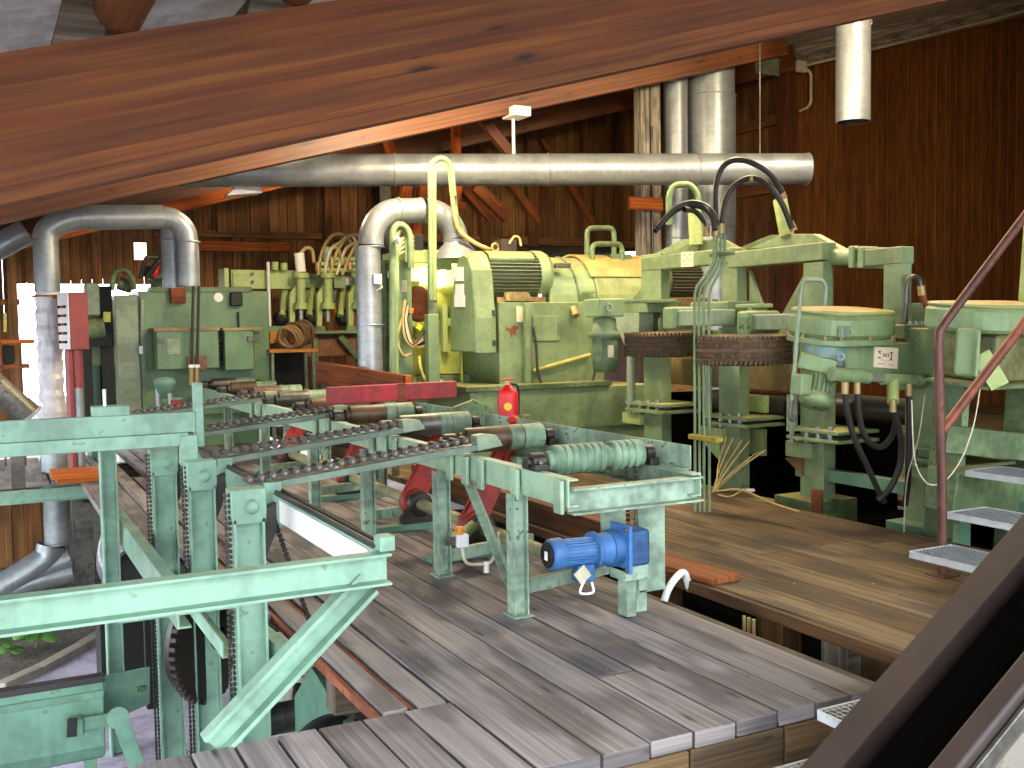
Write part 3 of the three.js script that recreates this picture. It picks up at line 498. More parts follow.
// ================================================================ log lift at the left
const lift = thing('log_lift', 'mint green steel log lift with upright columns and vertical chains', 'lift', [1.2, -1.6, -7]);
const COL = [[1.32, -5.95, 0.89], [1.31, -7.3, 0.90], [1.2, -8.2, 0.9], [0.86, -8.75, 1.0]];
COL.forEach(([x, z, h], i) => {
  const c = part(lift, 'column', steel('I', [x, -1.6, z], [x, h - (i < 3 ? 0.17 : 0), z], i < 3 ? 0.175 : 0.12, 0.15, 0.013, [1, 0, 0]), P.mint);
  if (i < 3) {
    part(c, 'head_plate', prismZ([[x - 0.09, h - 0.2], [x + 0.09, h - 0.2], [x + 0.1, h - 0.16], [x + 0.1, h], [x - 0.1, h], [x - 0.1, h - 0.16]], z - 0.07, z + 0.075, 0.006), P.mint);
    part(c, 'shaft_hub', turn([x + 0.015, h - 0.1, z + 0.07], [x + 0.015, h - 0.1, z + 1], [[0, 0.045], [0.012, 0.045], [0.014, 0.03], [0.03, 0.03], [0.03, 0.001]], 20), P.mint);
    part(lift, 'sprocket_guard', prismZ([[x + 0.1, h - 0.13], [x + 0.17, h - 0.1], [x + 0.17, h - 0.26], [x + 0.1, h - 0.42]], z - 0.05, z + 0.02, 0.003), M.grease);
  }
  const ch = [];
  if (i < 3) for (const [dx, w] of [[-0.103, 0.014], [-0.126, 0.014]]) for (let y = -1.55; y < h - 0.03; y += 0.032) ch.push(box(x + dx - w / 2, x + dx + w / 2, y, y + 0.02, z + 0.02, z + 0.05, 0));
  if (ch.length) { const o = part(lift, 'lift_chain', ch, M.grease); o.userData.kind = 'stuff'; }
  if (i < 3) { const s = []; for (let k = 0; k < 22; k++) { const f = k / 22, p = [x + 0.16 + 0.22 * f, h - 0.2 - 0.66 * f, z - 0.1 * f]; s.push(bar(p, add(p, [0.007, -0.021, -0.003]), 0.022, 0.02, 0)); } const o = part(lift, 'return_chain', s, M.grease); o.userData.kind = 'stuff'; }
});
part(lift, 'front_beam', steel('C', [-3.2, 0.70, -4.45], [1.63, 0.695, -4.45], 0.145, 0.085, 0.012, undefined, -1), P.mint);
part(lift, 'right_beam', steel('C', [1.6, 0.70, -4.5], [1.6, 0.70, -9.5], 0.155, 0.06, 0.012, undefined, -1), P.mintGloss);
part(lift, 'added_bright_strip', box(1.562, 1.569, 0.632, 0.766, -6.15, -4.56, 0.002), M.white, 'added white strip that brightens the inner face');  // thin white strip added so the beam face looks glaring bright
part(lift, 'slide_rail', box(1.585, 1.6, 0.778, 0.80, -9.5, -4.5, 0.003), M.grease); part(lift, 'slide_rail', box(1.62, 1.645, 0.776, 0.795, -9.5, -4.5, 0.003), M.dark);
part(lift, 'end_block', box(1.585, 1.66, 0.77, 0.84, -4.53, -4.44, 0.006), P.mint);
part(lift, 'brace', steel('C', [0.82, 0.0, -4.5], [1.54, 0.63, -4.5], 0.13, 0.085, 0.02, undefined, -1), P.mint);
part(lift, 'upper_beam', steel('C', [-3.4, 1.145, -7.62], [1.34, 1.145, -7.62], 0.14, 0.08, 0.012, undefined, 1), P.mint);
part(lift, 'ledge', bar([-3.4, 1.03, -7.56], [1.28, 1.03, -7.56], 0.09, 0.1), P.mint);
part(lift, 'end_plate', [box(1.345, 1.40, 0.96, 1.42, -7.7, -7.58, 0.006), box(1.22, 1.34, 0.84, 1.06, -7.58, -7.5, 0.01)], P.mint);
part(lift, 'bearing_stub', [box(0.66, 0.9, 1.215, 1.285, -7.7, -7.55, 0.008)], P.mint);
part(lift, 'pin', cyl([0.745, 1.28, -7.6], [0.745, 1.40, -7.6], 0.012, 10), M.bright);
part(lift, 'lower_beam', steel('C', [0.98, 0.18, -6.1], [0.98, 0.18, -9.4], 0.2, 0.08, 0.014, undefined, -1), P.mintGloss);
part(lift, 'ledger', steel('L', [1.24, -0.08, -6.1], [1.24, -0.08, -8.2], 0.1, 0.1, 0.01, undefined, -1), P.mint);
part(lift, 'ledger', steel('C', [1.5, -0.09, -5.6], [1.44, -0.09, -6.6], 0.14, 0.08, 0.012, undefined, -1), P.mint);
part(lift, 'cross_beam', steel('C', [0.6, 0.27, -5.85], [1.25, 0.27, -5.85], 0.07, 0.05, 0.01, undefined, -1), P.mint);
part(lift, 'shaft', cyl([1.4, -0.72, -6.55], [2.0, -0.72, -6.55], 0.07, 18), M.steel);
part(lift, 'winch_drum', [turn([1.35, -0.72, -6.55], [2, -0.72, -6.55], [[0, 0.08], [0, 0.2], [0.02, 0.2], [0.03, 0.1], [0.4, 0.1], [0.41, 0.2], [0.43, 0.2], [0.43, 0.08]], 28)], M.steel);
// drive gear and disc in the pit
{ const t = thing('drive_gear', 'large dark toothed drive gear in the pit behind the lift columns', 'gear', [1.0, -1.6, -7.4]); const c = PZ(206, 640, -7.4), g = [];
  g.push(turn(c, [2, c[1], c[2] + 0.9], [[0, 0.05], [0, 0.40], [0.07, 0.40], [0.07, 0.05]], 40));
  const a0 = V([0.88, 0, 0.9]).normalize(), e1 = new THREE.Vector3(0, 1, 0), e2 = new THREE.Vector3().crossVectors(a0, e1);
  const teeth = []; for (let i = 0; i < 44; i++) { const a = i / 44 * Math.PI * 2, r = e1.clone().multiplyScalar(Math.cos(a)).addScaledVector(e2, Math.sin(a)); const p = V(c).addScaledVector(a0, 0.035); teeth.push(bar(p.clone().addScaledVector(r, 0.39).toArray(), p.clone().addScaledVector(r, 0.435).toArray(), 0.03, 0.05, 0.004)); }
  part(t, 'wheel', g, M.grease); const tt = part(t, 'gear_teeth', teeth, M.darkBrown); tt.userData.kind = 'stuff'; part(t, 'hub', turn(c, [2, c[1], c[2] + 0.35], [[-0.04, 0.02], [-0.04, 0.09], [0.12, 0.09], [0.12, 0.02]], 20), M.steel); part(t, 'stand', box(c[0] - 0.06, c[0] + 0.06, -1.6, c[1], -7.5, -7.42, 0.01), M.grease); }
single('brake_disc', 'round dark green disc low in the pit beside the toothed gear', 'disc', [turn(PZ(252, 680, -6.6), add(PZ(252, 680, -6.6), [0.9, 0, 0.9]), [[0, 0.02], [0, 0.27], [0.05, 0.27], [0.05, 0.02]], 36), box(PZ(252, 680, -6.6)[0] - 0.05, PZ(252, 680, -6.6)[0] + 0.05, -1.6, PZ(252, 680, -6.6)[1], -6.68, -6.6, 0.004)], P.sea);
{ const t = thing('flywheel', 'black flat belt wheel in the pit below the ends of the deck planks', 'wheel', [1.6, -1.6, -5.6]), c = [1.55, -0.62, -5.35];
  part(t, 'rim', turn(c, [c[0] + 0.4, c[1], c[2] + 0.9], [[0, 0.27], [0, 0.33], [0.09, 0.33], [0.09, 0.27], [0, 0.27]], 40), M.black); part(t, 'web', turn(c, [c[0] + 0.4, c[1], c[2] + 0.9], [[0.03, 0.03], [0.03, 0.28], [0.05, 0.28], [0.05, 0.03]], 32), M.steel);
  part(t, 'housing', prismX([[-6.3, -1.6], [-5.2, -1.6], [-5.2, -0.34], [-5.9, -0.2], [-6.3, -0.5]], 1.66, 1.72), P.sea); part(t, 'shaft', cyl(add(c, [-0.18, 0, -0.4]), add(c, [0.1, 0, 0.2]), 0.07, 16), M.rust); part(t, 'bracket', [box(1.5, 1.62, -1.6, -0.7, -5.5, -5.4, 0.01)], P.sea); }
// tank-like machine low in the pit, bottom left
{ const Z = -7.2, v = (x, y, d = 0) => PZ(x, y, Z + d), t = thing('feed_hopper', 'sea green rounded steel hopper low in the pit with a lever bracket', 'hopper', [0, -1.6, Z - 0.2]), x1 = v(104, 700)[0];
  const yt = v(60, 687)[1], yb = v(60, 772)[1];
  part(t, 'body', prismX([[Z, yt], [Z, yb + 0.12], [Z - 0.06, yb + 0.03], [Z - 0.16, yb - 0.02], [Z - 0.4, yb - 0.03], [Z - 0.4, yt - 0.25], [Z - 0.06, yt]], -3, x1, 0.008), P.sea); part(t, 'rim', box(-3, x1 + 0.01, yt - 0.01, yt + 0.035, Z - 0.07, Z + 0.015, 0.006), M.grease); part(t, 'rim_belt', box(-3, x1, yt - 0.11, yt - 0.06, Z, Z + 0.02, 0.006), P.sea);
  part(t, 'side_plate', prismZ(polyZ([[104, 676], [150, 667], [150, 704], [104, 724]], Z - 0.3), Z - 0.32, Z - 0.3), P.sea); part(t, 'stay', rectZ(137, 687, 146, 692, Z - 0.26, 0.04), P.oliveDark);
  const le = part(t, 'lever', [bar(v(70, 726, 0.06), v(118, 718, 0.06), 0.085, 0.03), cyl(v(118, 718, 0.03), v(118, 718, 0.1), 0.07, 20), bar(v(68, 727, 0.05), v(84, 725, 0.05), 0.12, 0.09, 0.02)], P.sea);
  part(le, 'slot_cover', bar(v(67, 728, 0.1), v(77, 727, 0.1), 0.12, 0.02), M.dark); part(t, 'leg', box(-0.3, -0.2, -1.6, yb, Z - 0.3, Z - 0.2), P.sea); part(t, 'leg', box(x1 - 0.12, x1 - 0.04, -1.6, yb, Z - 0.3, Z - 0.2), P.sea); part(t, 'strut', bar(v(121, 722, 0.1), v(146, 790, 0.1), 0.1, 0.04), P.sea); }
single('concrete_block', 'rough grey concrete block at the foot of the hopper', 'block', [box(0.3, 0.62, -1.6, -1.46, -6.4, -6.1, 0.03)], M.concreteGrey);
// small plant growing outside by the pit
for (const [x, y, s, label] of [[36, 640, 1.9, 'larger of the two bright green weeds growing beside the concrete'], [6, 648, 1.1, 'smaller bright green weed at the left, beside the larger weed'], [185, 757, 0.35, 'tiny weed in front of the deck planks by the lift columns']]) {
  const q = s < 0.5 ? PY(x, y + 4, -1.59) : PY(x, y + 8, -1.62), p = s < 0.5 ? [q[0], -1.6, q[2]] : q, t = thing('weed', label, 'plant', p);
  const st = part(t, 'stem', cyl(p, add(p, [0.02, 0.22 * s, 0]), 0.006, 6), M.leaf); void st;
  for (let i = 0; i < 16; i++) { const a = i * 2.4, r = (0.1 + 0.14 * rnd()) * s, y0 = (0.08 + 0.18 * rnd()) * s, g = new THREE.SphereGeometry(0.075 * s, 8, 5).scale(1, 0.12, 0.55).rotateZ(-0.3).translate(r, y0, 0).rotateY(a); part(t, 'leaf', uvBox(g.translate(...p)), M.leaf); }
}

{ const p = PZ(128, 556, -10.5), t = thing('plastic_heap', 'crumpled silvery plastic sheet heaped in the pit behind the lift columns', 'plastic sheet', [p[0], -1.6, p[2]]), g = new THREE.SphereGeometry(0.3, 40, 26), ps = g.attributes.position;
  for (let i = 0; i < ps.count; i++) { const v = new THREE.Vector3().fromBufferAttribute(ps, i), k = 0.75 + 0.5 * vnoise(v.x * 9 + 30, v.y * 9 + v.z * 7 + 30, 97, 97, 9) + 0.12 * vnoise(v.x * 30 + 60, v.y * 30 + v.z * 22 + 60, 97, 97, 4); v.multiplyScalar(k); ps.setXYZ(i, v.x * 0.8, v.y * 1.3, v.z * 0.7); } g.computeVertexNormals(); part(t, 'sheet', uvBox(g.translate(p[0], p[1] - 0.05, p[2])), M.foil); part(t, 'crate', box(p[0] - 0.3, p[0] + 0.3, -1.6, p[1] - 0.25, p[2] - 0.25, p[2] + 0.25, 0.01), M.dark); }
{ const p = PZ(150, 578, -9.6), e = add(p, [-0.25, 0, 0.9]), t = thing('fan_wheel', 'black round wheel with pale hub in the pit between the columns', 'wheel', [p[0], -1.6, p[2]]); part(t, 'rim', turn(p, e, [[0, 0.02], [0, 0.3], [0.06, 0.34], [0.12, 0.34], [0.12, 0.3], [0.05, 0.26], [0.05, 0.02]], 36), M.black); part(t, 'hub', turn(add(p, [0, 0, 0.05]), e, [[0, 0.001], [0.06, 0.001], [0.06, 0.05], [0, 0.06]], 18), M.zinc); part(t, 'stand', box(p[0] - 0.06, p[0] + 0.06, -1.6, p[1], p[2] - 0.1, p[2] - 0.02, 0.005), M.dark); }
// ================================================================ ducts
const collar = (p, q, r) => turn(p, q, [[-0.012, r], [-0.008, r + 0.014], [0.008, r + 0.014], [0.012, r]], 26);
{ // long horizontal extraction duct under the rafters
  const A = add(CAM, ray(60, 171).map((v) => v * 14.6)), B = add(CAM, ray(808, 169).map((v) => v * 15.6)), r = 0.232, at = (f) => A.map((a, i) => a + (B[i] - a) * f);
  const t = thing('extraction_duct', 'long shiny horizontal sheet metal duct hanging under the rafters', 'duct', at(0.5));
  const fr = (x) => { let lo = 0, hi = 1; for (let i = 0; i < 30; i++) { const m = (lo + hi) / 2, p = at(m), d = p.map((v, k) => v - CAM[k]), w = d[0] * AX.f[0] + d[1] * AX.f[1] + d[2] * AX.f[2], px = 512 + 1035 * (d[0] * AX.r[0] + d[1] * AX.r[1] + d[2] * AX.r[2]) / w; if (px < x) lo = m; else hi = m; } return lo; };
  const cuts = [0, fr(245), fr(395), fr(548), fr(697), 1];
  for (let i = 0; i < 5; i++) part(t, 'duct_section', turn(at(cuts[i] + 0.0004), B, [[0, r - 0.006], [0, r], [dist(A, B) * (cuts[i + 1] - cuts[i]) - 0.006, r], [dist(A, B) * (cuts[i + 1] - cuts[i]) - 0.006, r - 0.006]], 40), M.zinc);
  for (let i = 1; i < 5; i++) part(t, 'collar', collar(at(cuts[i]), B, r), M.zinc);
  part(t, 'end_rim', turn(at(1), add(at(1), B.map((b, i) => b - A[i])), [[-0.03, r], [-0.03, r + 0.01], [0, r + 0.01], [0, r - 0.012]], 36), M.zinc);
  part(t, 'end_disc', turn(at(0.999), add(at(0.999), B.map((b, i) => b - A[i])), [[-0.06, 0.001], [-0.06, r - 0.004]], 30), M.dark);
  const h = at(fr(514)); const hr = part(t, 'hanger_rod', cyl(add(h, [0, r - 0.01, 0]), [h[0], h[1] + r + 0.56, h[2]], 0.024, 10), M.white);
  part(hr, 'hanger_clamp', box(h[0] - 0.14, h[0] + 0.14, h[1] + r + 0.5, h[1] + r + 0.64, h[2] - 0.08, h[2] + 0.3, 0.01), M.white);
  const h2 = at(fr(200)); part(t, 'hanger_rod', cyl(add(h2, [0, r - 0.01, 0]), [h2[0], roofY(h2[0]) - 0.02, h2[2]], 0.02, 10), M.zinc);
  const h3 = at(fr(760)); part(t, 'hanger_rod', cyl(add(h3, [0, r - 0.01, 0]), [h3[0], roofY(h3[0]) - 0.02, h3[2]], 0.012, 10), M.steel);
}
{ const p = PZ(711, 160, -14.25), rA = dist(PZ(690, 160, -14), PZ(732, 160, -14)) / 2 * 0.95, t = thing('riser_duct', 'wide upright metal riser duct with collars behind the portal frames', 'duct', [p[0], 0, p[2]]), yc = PZ(711, 93, -14)[1], yd = PZ(711, 225, -14)[1];
  part(t, 'duct_section', turn([p[0], 0, p[2]], [p[0], 9, p[2]], [[0, rA], [yd, rA]], 36), M.zinc); part(t, 'duct_section', turn([p[0], 0, p[2]], [p[0], 9, p[2]], [[yd, rA], [yc, rA]], 36), M.zinc);
  part(t, 'duct_section', turn([p[0], 0, p[2]], [p[0], 9, p[2]], [[yc, rA * 0.97], [roofY(p[0]) - 0.02, rA * 0.97]], 36), M.zinc);
  for (const y of [yc, yd]) part(t, 'collar', collar([p[0], y, p[2]], [p[0], 9, p[2]], rA), M.zinc); }
{ const p = PZ(676, 160, -14.3), r = 0.2, t = thing('riser_duct', 'slimmer upright metal riser duct left of the wide riser', 'duct', [p[0], 0, p[2]]);
  part(t, 'duct_section', turn([p[0], 0, p[2]], [p[0], 9, p[2]], [[0, r], [3.2, r]], 30), M.zinc); part(t, 'duct_section', turn([p[0], 3.2, p[2]], [p[0], 9, p[2]], [[0, r], [roofY(p[0]) - 3.22, r]], 30), M.zinc); part(t, 'collar', collar([p[0], 3.2, p[2]], [p[0], 9, p[2]], r), M.zinc); }
{ const a = PZ(641, 160, -14.2), b = PZ(661, 160, -14.2), t = thing('timber_post', 'grey weathered double timber post with a small orange board', 'post', [(a[0] + b[0]) / 2, 0, -14.3]), m = (a[0] + b[0]) / 2;
  part(t, 'post_timber', box(a[0], m - 0.02, 0, PZ(650, 84, -14.2)[1], -14.4, -14.2, 0.01), M.grey); part(t, 'post_timber', box(m + 0.02, b[0], 0, PZ(650, 82, -14.2)[1], -14.4, -14.2, 0.01), M.grey);
  part(t, 'cross_board', rectZ(630, 197, 663, 210, -14.12, 0.07), M.rawOrange, 'short orange board'); part(t, 'conduit', cyl([m, 0, -14.17], [m, 5, -14.17], 0.02, 8), M.steel); }
{ const c = PZ(853, 122, -11.2), r = dist(PZ(837, 100, -11.2), PZ(868, 100, -11.2)) / 2 * 0.80, t = thing('hanging_pipe', 'short wide metal pipe hanging open-ended in front of the brown partition', 'pipe', c), ty = PZ(853, 24, -11.2)[1] - c[1], up = [c[0], c[1] + 9, c[2]];
  part(t, 'pipe_section', turn(c, up, [[0, r - 0.01], [0, r], [ty, r], [ty + 0.01, r + 0.012], [ty + 0.06, r + 0.012], [ty + 0.07, r * 0.94], [roofY(c[0]) - c[1] - 0.02, r * 0.94]], 36), M.zinc); part(t, 'lining', turn(c, up, [[0, r - 0.012], [1, r - 0.012]], 30), M.steel); part(t, 'clip', box(c[0] + r - 0.03, c[0] + r + 0.04, c[1] + ty, c[1] + ty + 0.08, c[2] + 0.02, c[2] + 0.09, 0.01), M.cream); }
// arched duct that leaves the top of the saw
{ const Z = -13.0, P0 = (x, y) => PZ(x, y, Z), r = 0.167, t = thing('arched_duct', 'shiny duct arching over the saw hood like an upturned U', 'duct', [P0(371, 390)[0], 0, Z]);
  const pts = [P0(371, 330), P0(371, 245)]; for (let i = 0; i <= 8; i++) { const a = Math.PI - i / 8 * Math.PI / 2; pts.push(P0(398 + 27 * Math.cos(a), 242 - 31 * Math.sin(a))); }
  const pts2 = [P0(399, 211), P0(421, 210.5)]; const pts3 = []; for (let i = 0; i <= 8; i++) { const a = Math.PI / 2 - i / 8 * Math.PI / 2 * 0.9; pts3.push(P0(424 + 32 * Math.cos(a), 242.5 - 32 * Math.sin(a))); }
  const lng = (p) => uvBox(new THREE.TubeGeometry(new THREE.CatmullRomCurve3(p.map(V), false, 'centripetal'), p.length * 5, r, 30, false), 0);
  part(t, 'duct_section', turn([P0(371, 390)[0], 0, Z], [P0(371, 390)[0], 4, Z], [[0, r], [P0(371, 247)[1], r]], 30), M.zinc); part(t, 'bend', lng(pts.slice(1)), M.zinc); part(t, 'duct_section', lng(pts2), M.zinc); part(t, 'bend', lng(pts3), M.zinc);
  part(t, 'collar', collar(P0(371, 247), add(P0(371, 247), [0, 1, 0]), r), M.zinc); part(t, 'collar', collar(P0(371, 325), add(P0(371, 325), [0, 1, 0]), r), M.zinc);
  for (const x of [398, 421]) part(t, 'collar', collar(P0(x, 210.8), P0(x + 10, 210.8), r), M.zinc);
  const c = P0(456, 242); part(t, 'cone', turn(c, add(c, [0.03, -1, 0]), [[-0.03, r + 0.012], [0, r + 0.012], [0.02, r], [0.21, 0.36], [0.23, 0.36]], 30), M.zinc);
  part(t, 'switch_box', rectZ(374, 274, 382, 284, Z + r + 0.06, 0.06), M.whiteBox); part(t, 'cable', tube([P0(380, 284), add(P0(376, 288), [0, 0, 0.22]), add(P0(371, 292), [0, 0, 0.2])], 0.012), M.cream); }
// left: wrapped pipe and cross-over ducts
{ const Z = -14.6, X = PZ(50, 350, Z)[0], r = 0.155, y = (v) => PZ(50, v, Z)[1], t = thing('wrapped_duct', 'upright duct wrapped in wrinkled white plastic sheet at the far left', 'duct', [X, -1.5, Z]);
  part(t, 'duct_section', turn([X, 0, Z], [X, 5, Z], [[y(292), r], [y(240), r]], 30), M.zinc);
  const g = turn([X, 0, Z], [X, 5, Z], [...Array(24)].map((_, i) => [0.7 + (y(292) - 0.7) * i / 23, r - 0.005 + 0.012 * Math.sin(i * 2.1) + (i < 3 ? 0.03 : 0)]), 40), ps = g.attributes.position;
  for (let i = 0; i < ps.count; i++) { const dx = ps.getX(i) - X, dz = ps.getZ(i) - Z, a = Math.atan2(dz, dx), k = 1 + 0.10 * vnoise(a * 4 + 20, ps.getY(i) * 9, 64, 64, 5) - 0.05; ps.setX(i, X + dx * k); ps.setZ(i, Z + dz * k); } g.computeVertexNormals();
  part(t, 'plastic_wrap', g, M.wrap, 'wrinkled white plastic sheet'); part(t, 'strap', [ringAt([X, y(297), Z], [X, 9, Z], r + 0.045, 0.02), box(X + 0.05, X + 0.16, y(299), y(295), Z + 0.16, Z + 0.22)], M.rust);
  part(t, 'duct_section', turn([X, -2, Z], [X, 5, Z], [[2 + y(545), r + 0.01], [2.7, r + 0.01]], 30), M.zinc);
  const E = (a, b) => PZ(a, b, Z), lng = (p, q) => uvBox(new THREE.TubeGeometry(new THREE.CatmullRomCurve3(p.map(V), false, 'centripetal'), p.length * 6, q, 26, false), 0);
  part(t, 'elbow', lng([E(51, 545), E(48, 556), E(30, 570), E(8, 583), E(-15, 596)], r + 0.02), M.zinc); part(t, 'branch', lng([E(70, 558), E(50, 566), E(25, 578)], r * 0.95), M.zinc); part(t, 'branch', lng([E(72, 572), E(40, 580), E(10, 590), E(-15, 600)], r * 0.95), M.zinc);
  part(t, 'stand', box(X - 0.1, X + 0.1, -1.6, y(566), Z - 0.1, Z + 0.1), M.steel); part(t, 'collar', collar([X, y(543), Z], [X, 9, Z], r + 0.01), M.zinc);
  // bend at the top running right
  const z2 = -14.6; part(t, 'bend', lng([[X, y(241), Z], [X + 0.02, y(232), Z], PZ(57, 224, z2), PZ(72, 219, z2), PZ(84, 217.5, z2)], r), M.zinc); part(t, 'duct_section', turn(PZ(83, 217.5, z2), PZ(165, 217, z2), [[0, r + 0.005], [dist(PZ(83, 217.5, z2), PZ(163, 217, z2)), r + 0.005]], 30), M.zinc);
  part(t, 'bend', lng([PZ(162, 217, z2), PZ(174, 220, z2), PZ(184, 229, z2), PZ(187.5, 243, z2), PZ(188.5, 262, z2)], r * 0.93), M.zinc); part(t, 'duct_section', turn(PZ(188.5, 261, z2), add(PZ(188.5, 261, z2), [0, -1, 0]), [[0, r * 0.93], [0.34, r * 0.93]], 28), M.zinc);
  part(t, 'branch', turn(PZ(171, 228, -14.9), add(PZ(171, 228, -14.9), [0, -1, 0]), [[0, r * 0.9], [0.82, r * 0.9]], 26), M.zinc); part(t, 'collar', [collar(PZ(188.5, 242, z2), add(PZ(188.5, 242, z2), [0, -1, 0]), r * 0.93), collar(PZ(171, 240, -14.9), add(PZ(171, 240, -14.9), [0, -1, 0]), r * 0.9)], M.zinc); }
{ const a = PZ(-30, 262, -15.6), b = PZ(26, 232, -15.6); single('side_duct', 'piece of grey sloping duct at the left edge under the beam', 'duct', turn(a, b, [[0, 0.17], [dist(a, b), 0.17]], 26), M.zinc); }
{ const Z = -13.2, t = thing('slanted_duct', 'dark shiny slanted chute with rolled edge at the far left', 'chute', [-0.2, 0, Z]); const a = PZ(-12, 378, Z), b = PZ(30, 418, Z); part(t, 'chute', turn(a, b, [[0, 0.13], [dist(a, b), 0.16]], 26), M.steel); part(t, 'rim', turn(b, add(b, b.map((v, i) => v - a[i])), [[-0.04, 0.16], [-0.02, 0.18], [0, 0.16]], 26), M.zinc); part(t, 'support', box(0.25, 0.4, 0, 0.5, Z - 0.08, Z + 0.08), M.steel); }
// red control box on its post
{ const Z = -13.95, R = (x, y) => PZ(x, y, Z), t = thing('control_box', 'red control box with grey push-button face on a red post', 'control box', [R(74, 350)[0], 0, Z - 0.15]);
  const x0 = R(66, 320)[0], x1 = R(86, 320)[0], y0 = R(76, 350)[1], y1 = R(76, 292)[1];
  part(t, 'housing', box(x0, x1, y0, y1, Z - 0.38, Z, 0.012), P.redBox); const fp = part(t, 'button_panel', box(x0 - 0.015, x0, y0 + 0.01, y1 - 0.01, Z - 0.37, Z - 0.01, 0.004), M.whiteBox);
  for (let i = 0; i < 5; i++) for (let k = 0; k < 3; k++) part(fp, 'button', cyl([x0 - 0.015, y0 + 0.1 + i * 0.11, Z - 0.09 - k * 0.1], [x0 - 0.04, y0 + 0.1 + i * 0.11, Z - 0.09 - k * 0.1], 0.018, 10), [M.black, P.redBright, M.black][k].mat ? P.redBright : (i % 2 ? M.black : M.dark));
  part(t, 'post', box(R(67, 380)[0], R(71.5, 380)[0], 0, y0, Z - 0.2, Z - 0.05), P.redBox); part(t, 'post', cyl([R(77, 380)[0], R(77, 388)[1], Z - 0.1], [R(77, 380)[0], y0, Z - 0.1], 0.065, 18), P.redBox); part(t, 'post', cyl([R(77, 380)[0], 0, Z - 0.1], [R(77, 380)[0], R(77, 388)[1], Z - 0.1], 0.06, 18), M.zinc); t.rotation.y = 0.27; }
// stand with cables under the red-orange flap, far left
{ const Z = -15.4, t = thing('work_stand', 'cluttered steel stand with a wooden flap beneath the bright opening', 'stand', [PZ(12, 400, Z)[0], 0, Z]), R = (x, y) => PZ(x, y, Z); part(t, 'leg', box(R(2, 400)[0], R(4, 400)[0], 0, R(5, 320)[1], Z - 0.1, Z), M.rust); part(t, 'leg', box(R(22, 400)[0], R(24, 400)[0], 0, R(5, 342)[1], Z - 0.1, Z), M.rust); part(t, 'flap', box(R(-5, 342)[0], R(35, 342)[0], R(5, 344)[1], R(5, 340)[1], Z - 0.5, Z), M.rawOrange); part(t, 'shelf', box(R(-8, 366)[0], R(30, 366)[0], R(5, 369)[1], R(5, 365)[1], Z - 0.4, Z), M.rust); part(t, 'box', box(R(0, 355)[0], R(15, 355)[0], R(5, 364)[1], R(5, 346)[1], Z - 0.35, Z - 0.05, 0.02), M.dark); part(t, 'gauge', cyl(R(5, 332), R(5, 313), 0.02, 10), P.yellow); }
